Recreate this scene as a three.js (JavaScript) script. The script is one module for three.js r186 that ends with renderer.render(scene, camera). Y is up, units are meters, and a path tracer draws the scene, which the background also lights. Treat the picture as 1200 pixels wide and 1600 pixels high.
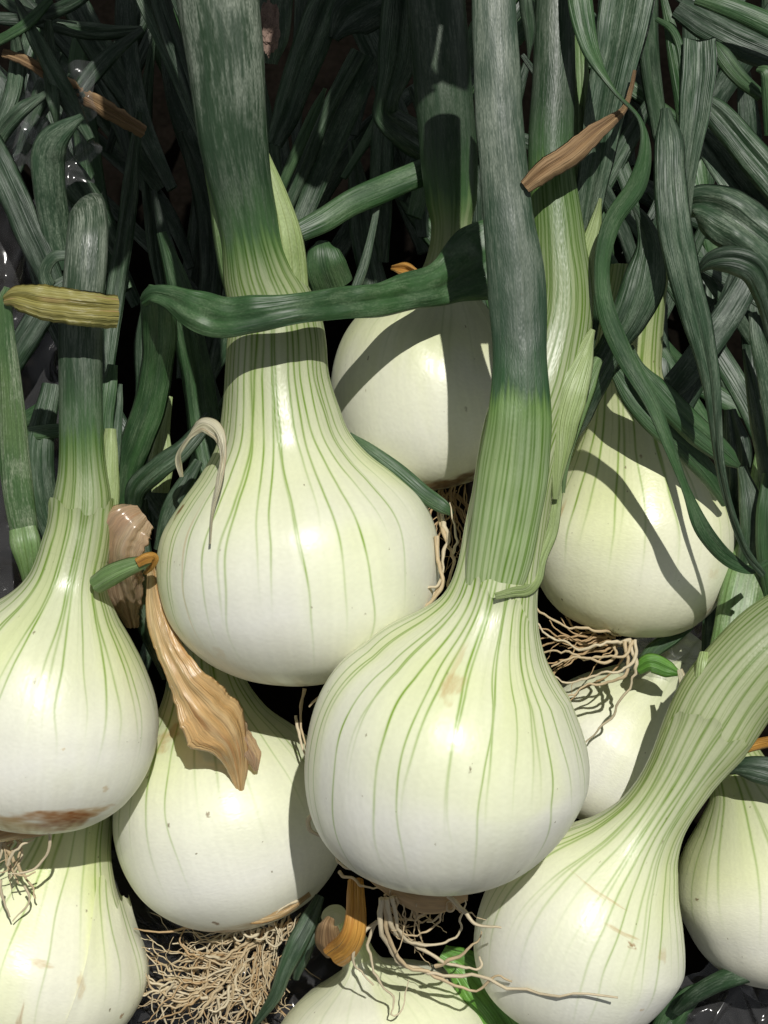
import * as THREE from 'three';

/* ---------------------------------------------------------------- camera, sky, sun, exposure */
const PITCH = 75 * Math.PI / 180, DIST = 0.55, WIDE = 0.25, PX = WIDE / 1200;
const U = new THREE.Vector3(1, 0, 0);
const V = new THREE.Vector3(0, Math.cos(PITCH), -Math.sin(PITCH));
const W = new THREE.Vector3(0, Math.sin(PITCH), Math.cos(PITCH));
const TARGET = new THREE.Vector3(0, 0.125, 0);
const scene = new THREE.Scene();
const camera = new THREE.PerspectiveCamera(2 * Math.atan(WIDE * 2 / 3 / DIST) * 180 / Math.PI, 0.75, 0.02, 40);
camera.position.copy(TARGET).addScaledVector(W, DIST);
camera.up.copy(V);
camera.lookAt(TARGET);
camera.focus = DIST;

const SUN = new THREE.Vector3().addScaledVector(U, 0.14).addScaledVector(V, 0.46).addScaledVector(W, 0.87).normalize();
{
  const w = 128, h = 64, a = new Float32Array(w * h * 4);
  for (let j = 0; j < h; j++) for (let i = 0; i < w; i++) {
    const el = (j + 0.5) / h * 2 - 1, k = (j * w + i) * 4, t = Math.max(0, el), f = Math.pow(1 - t, 2);
    const g = el < 0 ? 0.5 : 1;
    a[k] = g * (0.12 + 0.14 * f); a[k + 1] = g * (0.128 + 0.14 * f); a[k + 2] = g * (0.142 + 0.135 * f); a[k + 3] = 1;
  }
  const sky = new THREE.DataTexture(a, w, h, THREE.RGBAFormat, THREE.FloatType);
  sky.mapping = THREE.EquirectangularReflectionMapping; sky.magFilter = sky.minFilter = THREE.LinearFilter; sky.needsUpdate = true;
  scene.background = sky; scene.environment = sky;
}
const sun = new THREE.DirectionalLight(new THREE.Color().setRGB(1, 0.972, 0.925), 3.2);
sun.position.copy(TARGET).addScaledVector(SUN, 3); sun.target.position.copy(TARGET);
sun.castShadow = true; sun.shadow.mapSize.set(4096, 4096); sun.shadow.radius = 1;
Object.assign(sun.shadow.camera, { left: -0.4, right: 0.4, top: 0.4, bottom: -0.4, near: 1, far: 5 });
scene.add(sun, sun.target);
const renderer = new THREE.WebGLRenderer({ antialias: true });
renderer.toneMapping = THREE.LinearToneMapping; renderer.toneMappingExposure = 1.06;
renderer.shadowMap.enabled = true;
renderer.setSize(768, 1024);

/* ---------------------------------------------------------------- numbers and noise */
const rng = (s) => () => { s |= 0; s = s + 0x6D2B79F5 | 0; let t = Math.imul(s ^ s >>> 15, 1 | s); t = t + Math.imul(t ^ t >>> 7, 61 | t) ^ t; return ((t ^ t >>> 14) >>> 0) / 4294967296; };
const TAB = new Float32Array(65536); { const r = rng(77); for (let i = 0; i < 65536; i++) TAB[i] = r(); }
// value noise, periodic in x over p cells
function noise(x, y, p = 256, seed = 0) {
  const xi = Math.floor(x), yi = Math.floor(y), fx = x - xi, fy = y - yi;
  const sx = fx * fx * (3 - 2 * fx), sy = fy * fy * (3 - 2 * fy);
  const x0 = ((xi % p) + p) % p, x1 = (x0 + 1) % p, r0 = ((yi + seed * 37) & 255) << 8, r1 = ((yi + 1 + seed * 37) & 255) << 8;
  const a = TAB[r0 + (x0 & 255)], b = TAB[r0 + (x1 & 255)], c = TAB[r1 + (x0 & 255)], d = TAB[r1 + (x1 & 255)];
  return a + (b - a) * sx + (c - a + (a - b - c + d) * sx) * sy;
}
const clamp = (x, a = 0, b = 1) => Math.min(b, Math.max(a, x));
const sstep = (a, b, x) => { const t = clamp((x - a) / (b - a)); return t * t * (3 - 2 * t); };
const lerp = (a, b, t) => a + (b - a) * t;
const toS = (l) => { l = clamp(l); return 255 * (l < 0.0031308 ? l * 12.92 : 1.055 * Math.pow(l, 1 / 2.4) - 0.055); };
const SRGB = new Uint8Array(4097); for (let i = 0; i < 4097; i++) SRGB[i] = Math.round(toS(i / 4096));
const enc = (l) => SRGB[Math.round(clamp(l) * 4096)];

/* a pixel of the 1200 x 1600 layout sheet, raised h metres above the middle plane of the heap */
function at(px, py, h) {
  const k = (DIST - h) / DIST;
  return new THREE.Vector3().copy(TARGET).addScaledVector(U, (px - 600) * PX * k).addScaledVector(V, (800 - py) * PX * k).addScaledVector(W, h);
}
const inPx = (h) => PX * (DIST - h) / DIST;

const TAN = [0.45, 0.27, 0.10], BROWN = [0.22, 0.09, 0.03], DARKB = [0.10, 0.05, 0.02];   // stain colours
/* ---------------------------------------------------------------- textures */
function dataTex(w, h, fn, srgb = true) {
  const a = new Uint8Array(w * h * 4), o = [0, 0, 0];
  for (let j = 0; j < h; j++) for (let i = 0; i < w; i++) {
    fn(i / w, j / h, o, i, j); const k = (j * w + i) * 4;
    if (srgb) { a[k] = enc(o[0]); a[k + 1] = enc(o[1]); a[k + 2] = enc(o[2]); } else { a[k] = a[k + 1] = a[k + 2] = clamp(o[0]) * 255; }
    a[k + 3] = 255;
  }
  return finish(a, w, h, srgb);
}
function finish(a, w, h, srgb = true) {
  const t = new THREE.DataTexture(a, w, h, THREE.RGBAFormat);
  t.wrapS = t.wrapT = THREE.RepeatWrapping; t.magFilter = THREE.LinearFilter; t.minFilter = THREE.LinearMipmapLinearFilter; t.generateMipmaps = true;
  if (srgb) t.colorSpace = THREE.SRGBColorSpace; t.needsUpdate = true; return t;
}
const grain = dataTex(512, 512, (u, v, o) => { o[0] = 0.4 * noise(u * 128, v * 96, 128) + 0.35 * noise(u * 200, v * 14, 200, 3) + 0.25 * noise(u * 40, v * 24, 40, 5); }, false);
const skinBump = dataTex(1024, 1024, (u, v, o) => { o[0] = 0.5 * noise(u * 256, v * 256, 256) + 0.25 * noise(u * 128, v * 90, 128, 3) + 0.25 * noise(u * 90, v * 10, 90, 5); }, false);
const skinRough = dataTex(1024, 512, (u, v, o) => { o[0] = 0.45 + 0.3 * noise(u * 110, v * 5, 110, 7) + 0.35 * noise(u * 12, v * 9, 12, 8) * noise(u * 40, v * 30, 40, 9); }, false);
const leafBump = dataTex(256, 512, (u, v, o) => { o[0] = 0.55 * noise(u * 44, v * 5, 44) + 0.25 * noise(u * 100, v * 40, 100, 3) + 0.2 * noise(u * 12, v * 16, 12, 5); }, false);
// living leaf: dark green under a pale waxy bloom that is rubbed off in streaks
function leafTex(seed, dark, green, bloom, amount, lines = 0) {
  return dataTex(256, 2048, (u, v, o) => {
    const w = u + 0.012 * noise(u * 6, v * 28, 6, seed);
    const st = 0.34 * noise(w * 64, v * 44, 64, seed) + 0.36 * noise(w * 128, v * 210, 128, seed + 2) + 0.45 * noise(u * 9, v * 50, 9, seed + 4);
    const fine = noise(u * 128, v * 640, 128, seed + 6), bl = clamp(amount * (0.04 + 1.0 * sstep(0.4, 0.95, st)) * (0.5 + 1.0 * fine));
    const big = noise(u * 5, v * 22, 5, seed + 8);
    const rib = 0.82 + 0.3 * noise(u * 60, v * 5, 60, seed + 9); let ln = 0; if (lines) { const q = Math.abs(((w * lines) % 1) - 0.5) * 2; ln = sstep(0.72, 0.95, q) * 0.55; }
    for (let c = 0; c < 3; c++) o[c] = lerp(lerp(dark[c], green[c], clamp(big * 1.3 - 0.15)) * (1 - ln * (c === 2 ? 0.9 : 0.6)), bloom[c], bl * (1 - ln)) * (0.88 + 0.24 * fine) * rib;
  });
}
function dryTex(seed, a, b, c, soft = 1) {
  return dataTex(256, 512, (u, v, o) => {
    const f = noise(u * 70, v * 8, 70, seed), g = noise(u * 8, v * 9, 8, seed + 1), k = noise(u * 128, v * 128, 128, seed + 2);
    const t = clamp(f * 0.7 * soft + g * (1.3 - 0.7 * soft) - 0.2), d = sstep(0.66, 0.9, noise(u * 10, v * 16, 10, seed + 5)) * 0.6;
    for (let i = 0; i < 3; i++) o[i] = lerp(lerp(a[i], b[i], t), c[i], d) * (0.85 + 0.3 * k);
  });
}
/* skin of one onion: white belly, pale green neck, dark leaf end; green veins that run out on the belly */
function skinTex({ L, rad, stops, veins = 36, fade = [200, 330], leafFrom = 1e9, bloom = 0.5, seed = 1, stains = [], specks = 40, w = 1024, h = 1024, strength = 1 }) {
  const r = rng(seed * 911 + 5), m = new Float32Array(w * h);
  for (let n = 0; n < veins * 3; n++) {
    const main = n < veins, u0 = (main ? n / veins + (r() - 0.5) * 0.9 / veins : r());
    const end = main ? lerp(fade[0], fade[1], r() ** 1.3) - 30 : lerp(fade[1] + 20, fade[1] + 200, r()), st = strength * (main ? 0.7 + 0.5 * r() ** 1.5 : 0.12 + 0.3 * r());
    const wig = (r() - 0.5) * 0.03, ph = r() * 9, wd = main ? 1.6 + 0.9 * r() : 0.9;
    for (let j = 0; j < h; j++) {
      const d = j / h * L; if (d < end - 90) continue;
      const a = (0.68 + 0.5 * noise(d / 34, n * 3.7, 256, seed + 7)) * Math.min(1, st * (sstep(end - 90, end + 110, d) + 0.35 * sstep(end + 60, end + 220, d))); if (a < 0.02) continue;
      const circ = 2 * Math.PI * Math.max(20, rad(d)), uw = wd / circ * w, uc = (u0 + wig * Math.sin(d / 170 + ph) + 0.006 * (noise(d / 60, n, 256, seed) - 0.5)) * w;
      const k = Math.ceil(uw * 2.2) + 1;
      for (let i = -k; i <= k; i++) { const x = Math.round(uc) + i, q = (x - uc) / uw, xx = ((x % w) + w) % w; const z = a * Math.exp(-q * q * 1.2); if (z > m[j * w + xx]) m[j * w + xx] = z; }
    }
  }
  const dots = []; for (let n = 0; n < specks; n++) dots.push([0.2 + 0.6 * r(), r() * Math.min(L, 460), 1.0 + 1.8 * r() ** 4, 0.2 + 0.5 * r(), r()]);
  const a = new Uint8Array(w * h * 4), col = [0, 0, 0];
  let s = 0;
  for (let j = 0; j < h; j++) {
    const d = j / h * L; while (s < stops.length - 2 && d > stops[s + 1][0]) s++;
    for (let i = 0; i < w; i++) {
      const u = i / w, k = (j * w + i) * 4;
      const dd = d + 26 * (noise(u * 14, d / 260, 14, seed + 1) - 0.5) + (leafFrom < 1e8 ? 34 * (noise(u * 70, d / 120, 70, seed + 2) - 0.5) : 0) ;
      let q = s; while (q > 0 && dd < stops[q][0]) q--; while (q < stops.length - 2 && dd > stops[q + 1][0]) q++;
      const A = stops[q], B = stops[q + 1], t = clamp((dd - A[0]) / (B[0] - A[0]));
      const fib = noise(u * 190, d / 90, 190, seed + 3), blot = noise(u * 9, d / 95, 9, seed + 4), gr = noise(u * 256, d / 3.2, 256, seed + 5), yel = noise(u * 16, d / 420, 16, seed + 9);
      const leafy = sstep(leafFrom - 12, leafFrom + 40, dd), v = m[j * w + i] * (1 - 0.75 * leafy) ;
      const tone = (0.97 + 0.045 * fib) * (0.945 + 0.09 * blot) * (0.975 + 0.05 * gr);
      const warm = clamp(sstep(0.5, 0.9, yel) + 0.8 * sstep(0.55, 0.9, noise(u * 7, d / 110 + 7, 7, seed + 13))) * (1 - leafy) * sstep(30, 200, d);
      col[0] = lerp(A[1], B[1], t) * tone * (1 - 0.03 * warm); col[1] = lerp(A[2], B[2], t) * tone; col[2] = lerp(A[3], B[3], t) * tone * (1 - 0.16 * warm);
      col[0] *= 1 - 0.66 * v; col[1] *= 1 - 0.50 * v; col[2] *= 1 - 0.86 * v;
      if (leafy > 0) {
        const ramp = 0.3 + 0.7 * sstep(leafFrom + 60, leafFrom + 380, d), st = 0.36 * noise(u * 80, d / 50, 80, seed + 6) + 0.36 * noise(u * 170, d / 12, 170, seed + 7) + 0.45 * noise(u * 9, d / 70, 9, seed + 8), b = ramp * leafy * clamp(bloom * (0.05 + 0.95 * sstep(0.38, 0.95, st)) * (0.5 + 1.0 * gr));
        col[0] = lerp(col[0], 0.23, b); col[1] = lerp(col[1], 0.265, b); col[2] = lerp(col[2], 0.205, b);
      }
      a[k] = enc(col[0]); a[k + 1] = enc(col[1]); a[k + 2] = enc(col[2]); a[k + 3] = 255;
    }
  }
  const paint = (u, d, ru, rd, c, al, rough, sd) => {   // stains and specks of dirt with a shape of their own
    const j0 = Math.max(0, Math.floor((d - rd * 1.5) / L * h)), j1 = Math.min(h - 1, Math.ceil((d + rd * 1.5) / L * h));
    for (let j = j0; j <= j1; j++) {
      const circ = 2 * Math.PI * Math.max(15, rad(j / h * L)), wU = ru / circ;
      for (let i = Math.floor((u - wU * 1.5) * w); i <= (u + wU * 1.5) * w; i++) {
        const x = (i / w - u) / wU, y = (j / h * L - d) / rd, q = Math.hypot(x, y) + rough * (noise(x * 2.2 + 40, y * 2.2 + 40, 256, sd) - 0.5) + rough * 0.35 * (noise(x * 5 + 40, y * 5 + 40, 256, sd + 1) - 0.5);
        const z = al * (1 - sstep(0.15, 1.05, q)) * (0.75 + 0.5 * noise(x * 9 + 40, y * 9 + 40, 256, sd + 2)); if (z <= 0) continue;
        const k = (j * w + ((i % w) + w) % w) * 4;
        for (let e = 0; e < 3; e++) a[k + e] = lerp(a[k + e], toS(c[e]), z);
      }
    }
  };
  stains.forEach((q, i) => paint(q[0], q[1], q[2], q[3], q[4], q[4] === TAN ? q[5] * 0.6 : q[5] * 0.85, 1.0, seed + i));
  dots.forEach((q, i) => paint(q[0], q[1], q[2], q[2] * (0.6 + q[4] * 1.4), [0.09, 0.07, 0.03], q[3], 1.0, i));
  return finish(a, w, h);
}

/* ---------------------------------------------------------------- materials */
const MAT = (o) => new THREE.MeshPhysicalMaterial(o);
const skinMat = (map, rough = 0.34) => MAT({ map, roughness: rough * 1.75, roughnessMap: skinRough, bumpMap: skinBump, bumpScale: 0.00007, specularIntensity: 1, side: THREE.DoubleSide });
const LEAF = [
  leafTex(3, [0.015, 0.038, 0.016], [0.028, 0.07, 0.026], [0.165, 0.215, 0.15], 0.5),
  leafTex(11, [0.012, 0.030, 0.014], [0.02, 0.050, 0.02], [0.13, 0.165, 0.125], 0.6),
  leafTex(23, [0.018, 0.052, 0.018], [0.036, 0.095, 0.028], [0.14, 0.20, 0.11], 0.4),
  leafTex(31, [0.018, 0.044, 0.02], [0.03, 0.07, 0.032], [0.18, 0.23, 0.16], 0.6),
].map((map) => MAT({ map, roughness: 0.46, bumpMap: leafBump, bumpScale: 0.00035, side: THREE.DoubleSide }));
const SHEATH = MAT({ map: leafTex(41, [0.24, 0.33, 0.11], [0.35, 0.44, 0.19], [0.46, 0.52, 0.32], 0.3, 17), roughness: 0.45, bumpMap: leafBump, bumpScale: 0.0003, side: THREE.DoubleSide });
const SHEATH_GREEN = MAT({ map: leafTex(47, [0.11, 0.2, 0.06], [0.16, 0.27, 0.09], [0.3, 0.36, 0.22], 0.45, 13), roughness: 0.45, bumpMap: leafBump, bumpScale: 0.0003, side: THREE.DoubleSide });
const BRIGHT = MAT({ map: leafTex(53, [0.07, 0.2, 0.025], [0.13, 0.32, 0.045], [0.25, 0.4, 0.12], 0.2, 9), roughness: 0.4, bumpMap: leafBump, bumpScale: 0.0003, side: THREE.DoubleSide });
const LEAF_PALE = MAT({ map: leafTex(59, [0.045, 0.11, 0.035], [0.10, 0.17, 0.06], [0.28, 0.33, 0.22], 0.7), roughness: 0.42, bumpMap: leafBump, bumpScale: 0.0004, side: THREE.DoubleSide });
const DRY = MAT({ map: dryTex(5, [0.20, 0.115, 0.05], [0.38, 0.25, 0.12], [0.12, 0.055, 0.02]), roughness: 0.7, bumpMap: leafBump, bumpScale: 0.0006, side: THREE.DoubleSide });
const YELLOW = MAT({ map: dryTex(9, [0.20, 0.17, 0.03], [0.36, 0.34, 0.12], [0.42, 0.24, 0.13]), roughness: 0.4, bumpMap: leafBump, bumpScale: 0.0008, side: THREE.DoubleSide });
const ORANGE = MAT({ map: dryTex(13, [0.42, 0.19, 0.03], [0.6, 0.32, 0.06], [0.2, 0.08, 0.02]), roughness: 0.5, bumpMap: leafBump, bumpScale: 0.0008, side: THREE.DoubleSide });
const PAPER = MAT({ map: dryTex(17, [0.74, 0.48, 0.19], [0.88, 0.70, 0.39], [0.66, 0.32, 0.10], 0.45), roughness: 0.28, transmission: 0.42, thickness: 0, bumpMap: leafBump, bumpScale: 0.0006, side: THREE.DoubleSide });
const PAPER_CLEAR = MAT({ map: dryTex(29, [0.72, 0.52, 0.33], [0.86, 0.72, 0.52], [0.66, 0.36, 0.16], 0.8), roughness: 0.22, transmission: 0.62, thickness: 0, bumpMap: leafBump, bumpScale: 0.0003, side: THREE.DoubleSide });
const PALE_SKIN = MAT({ map: dryTex(19, [0.70, 0.66, 0.42], [0.84, 0.8, 0.6], [0.62, 0.48, 0.26], 0.5), roughness: 0.4, transmission: 0.2, thickness: 0, bumpMap: leafBump, bumpScale: 0.0005, side: THREE.DoubleSide });
const CLEAR_SKIN = MAT({ color: new THREE.Color().setRGB(0.9, 0.92, 0.8), roughness: 0.3, transmission: 0.86, thickness: 0, side: THREE.DoubleSide });
const ROOTS = [[0.60, 0.47, 0.28], [0.68, 0.58, 0.39], [0.5, 0.34, 0.17]].map((c, i) => MAT({ map: dryTex(61 + i, c.map((x) => x * 0.8), c, c.map((x) => x * 0.55)), roughness: 0.6, side: THREE.DoubleSide }));
const ROOTDARK = MAT({ color: new THREE.Color().setRGB(0.11, 0.06, 0.03), roughness: 0.9 });
const FILM = MAT({ color: new THREE.Color().setRGB(0.95, 0.95, 0.96), roughness: 0.16, transmission: 0.965, thickness: 0, side: THREE.DoubleSide });
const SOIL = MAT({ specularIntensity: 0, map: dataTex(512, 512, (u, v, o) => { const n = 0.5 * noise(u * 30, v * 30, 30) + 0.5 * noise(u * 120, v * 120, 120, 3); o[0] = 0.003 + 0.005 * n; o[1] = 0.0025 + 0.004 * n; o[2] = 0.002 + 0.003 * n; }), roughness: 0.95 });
const CLAY = MAT({ map: dataTex(256, 256, (u, v, o) => { const n = 0.4 * noise(u * 14, v * 14, 14) + 0.6 * noise(u * 90, v * 90, 90, 3); o[0] = 0.13 + 0.2 * n; o[1] = 0.09 + 0.14 * n; o[2] = 0.07 + 0.11 * n; }), roughness: 0.95 });

/* ---------------------------------------------------------------- objects and sweeps */
const used = {};
const numbered = (n) => { const k = used[n] = (used[n] ?? -1) + 1; return k ? n + '_' + String(k).padStart(3, '0') : n; };
function thing(name, label, category, origin, group) {
  const o = new THREE.Group(); o.name = numbered(name); o.position.copy(origin); scene.add(o);
  o.userData = { label, category }; if (group) o.userData.group = group; return o;
}
function put(name, geo, mat, parent, label) {   // geometry is in world metres; the part sits under its thing
  const root = new THREE.Vector3(); for (let p = parent; p; p = p.parent) root.add(p.position);
  geo.translate(-root.x, -root.y, -root.z);
  const m = new THREE.Mesh(geo, mat); m.name = name; m.castShadow = m.receiveShadow = true; parent.add(m);
  if (label) m.userData.label = label; return m;
}
const cat = (a, t) => {   // 1-D Catmull-Rom over a list
  const n = a.length - 1, x = clamp(t) * n, i = Math.min(n - 1, Math.floor(x)), f = x - i, p0 = a[Math.max(0, i - 1)], p1 = a[i], p2 = a[i + 1], p3 = a[Math.min(n, i + 2)];
  return p1 + 0.5 * f * (p2 - p0 + f * (2 * p0 - 5 * p1 + 4 * p2 - p3 + f * (3 * (p1 - p2) + p3 - p0)));
};
function frames(pts, N, easeAt) {
  const c = new THREE.CatmullRomCurve3(pts.map((p) => at(p[0], p[1], p[2])), false, 'centripetal'), out = [];
  let d = 0, prev = null;
  for (let i = 0; i <= N; i++) {
    const t = easeAt ? easeAt(i / N) : i / N, p = c.getPoint(t), T = c.getTangent(t);
    if (prev) d += p.distanceTo(prev) / PX; prev = p;
    const S = new THREE.Vector3().crossVectors(T, W); if (S.lengthSq() < 0.02) S.copy(out.length ? out[out.length - 1].S : U); S.addScaledVector(T, -S.dot(T)).normalize();
    const Nn = new THREE.Vector3().crossVectors(S, T).normalize();
    out.push({ t, p, T, S, N: Nn, d, k: inPx(p.clone().sub(TARGET).dot(W)) });
  }
  return out;
}
function gridGeo(rows, nU, uvs, cap0, cap1) {
  const pos = [], uv = [], idx = [];
  rows.forEach((r, j) => r.forEach((p, i) => { pos.push(p.x, p.y, p.z); uv.push(uvs[j][i][0], uvs[j][i][1]); }));
  for (let j = 0; j < rows.length - 1; j++) for (let i = 0; i < nU; i++) { const a = j * (nU + 1) + i, b = a + nU + 1; idx.push(a, a + 1, b + 1, a, b + 1, b); }
  for (const [on, j] of [[cap0, 0], [cap1, rows.length - 1]]) if (on) {
    const c = new THREE.Vector3(); rows[j].forEach((p) => c.add(p)); c.divideScalar(nU + 1);
    const b = pos.length / 3; pos.push(c.x, c.y, c.z); uv.push(0.5, uvs[j][0][1]);
    rows[j].forEach((p, i) => { pos.push(p.x, p.y, p.z); uv.push(0.3 + 0.4 * i / nU, uvs[j][i][1]); });
    for (let i = 0; i < nU; i++) j ? idx.push(b, b + 1 + i, b + 2 + i) : idx.push(b, b + 2 + i, b + 1 + i);
  }
  const g = new THREE.BufferGeometry();
  g.setAttribute('position', new THREE.Float32BufferAttribute(pos, 3)); g.setAttribute('uv', new THREE.Float32BufferAttribute(uv, 2)); g.setIndex(idx);
  return g;
}
function smooth(g, nU, rows) {   // shared normals across the seam of a closed sweep
  g.computeVertexNormals(); const n = g.attributes.normal;
  for (let j = 0; j < rows; j++) { const a = j * (nU + 1), b = a + nU, v = new THREE.Vector3(n.getX(a) + n.getX(b), n.getY(a) + n.getY(b), n.getZ(a) + n.getZ(b)).normalize(); n.setXYZ(a, v.x, v.y, v.z); n.setXYZ(b, v.x, v.y, v.z); }
  return g;
}
const roll = (f, a) => { if (!a) return [f.S, f.N]; const c = Math.cos(a), s = Math.sin(a); return [f.S.clone().multiplyScalar(c).addScaledVector(f.N, s), f.N.clone().multiplyScalar(c).addScaledVector(f.S, -s)]; };
let leafSeed = 1;
const SURF = new Map();
/* leaf: points [px, py, h, half width in px, roll in degrees]; shape 'tube' (hollow, flattened) or 'ribbon' (thin, folded) */
function leafGeo(pts, { shape = 'ribbon', flat = 0.35, curl = 0.3, crease = 0.25, thick = 5, crumple = 0.05, facet = 0, facetLen = 34, ragged = 0, wavy = 0.06, N = 0, nU = 0, tile = 1500, notch = 0 } = {}) {
  const seed = leafSeed++; N = N || Math.max(24, pts.length * 9); nU = nU || (shape === 'tube' ? 28 : 26);
  const fr = frames(pts, N), hw = pts.map((p) => p[3]), rl = pts.map((p) => (p[4] || 0) * Math.PI / 180), rows = [], uvs = [], off = (seed * 0.0317) % 0.1, uo = (seed * 0.377) % 1;
  fr.forEach((f) => {
    const r0 = Math.max(0.6, cat(hw, f.t)) * f.k, [S, Nn] = roll(f, cat(rl, f.t)), row = [], uv = [];
    for (let i = 0; i <= nU; i++) {
      const u = i / nU; let x, z, uu = u;
      if (shape === 'tube') {
        const a = 2 * Math.PI * u, w = 1 + wavy * (noise(u * 4, f.d / 70 + seed * 7, 4, seed) - 0.5) * 2;
        x = -Math.sin(a) * w; z = -Math.cos(a) * flat * w;
        z -= crease * flat * Math.exp(-((x + 0.1) ** 2) / 0.05) * (z > 0 ? 1 : 0) ;
        z += crumple * (noise(u * 9, f.d / 30, 9, seed + 3) - 0.5) * (z > 0 ? 1 : 0.3);
      } else {
        const K = nU / 2, front = i <= K, s = front ? -1 + 2 * i / K : 1 - 2 * (i - K) / K;
        uu = front ? i / K : 2 - i / K;
        x = s * (1 + wavy * (noise(f.d / 45 + 9, s > 0 ? 3 : 8, 256, seed) - 0.5) * 2 + ragged * (noise(f.d / 11 + 9, s > 0 ? 23 : 48, 256, seed) + 0.6 * noise(f.d / 4 + 9, s > 0 ? 63 : 78, 256, seed) - 1.1));
        z = curl * (0.4 - s * s) - crease * Math.exp(-s * s / 0.03) + crumple * 2.2 * (noise(s * 2 + 40, f.d / 40, 256, seed) - 0.5) + crumple * (noise(s * 5 + 40, f.d / 16, 256, seed + 1) - 0.5);
        if (facet) z += facet * (1.2 - 2 * Math.abs(2 * noise(s * 1.9 + f.d / (facetLen * 2) + 40, f.d / facetLen - s * 0.8 + 40, 256, seed + 2) - 1) - Math.abs(2 * noise(s * 4 + 40, f.d / facetLen * 1.5 + s + 40, 256, seed + 4) - 1) * 0.6);
        z += (front ? 0.5 : -0.5) * Math.min(thick * f.k, r0 * 0.9) / r0 * Math.sqrt(Math.max(0, 1 - s ** 6));
        if (notch) { const e = Math.max(0, f.d / fr[N].d - 0.93) / 0.07; z += e * 0; }
      }
      row.push(f.p.clone().addScaledVector(S, x * r0).addScaledVector(Nn, z * r0)); uv.push([uu + (tile === 1500 ? uo : 0), f.d / tile + off]);
    }
    rows.push(row); uvs.push(uv);
  });
  return smooth(gridGeo(rows, nU, uvs, true, true), nU, rows.length);
}
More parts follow.
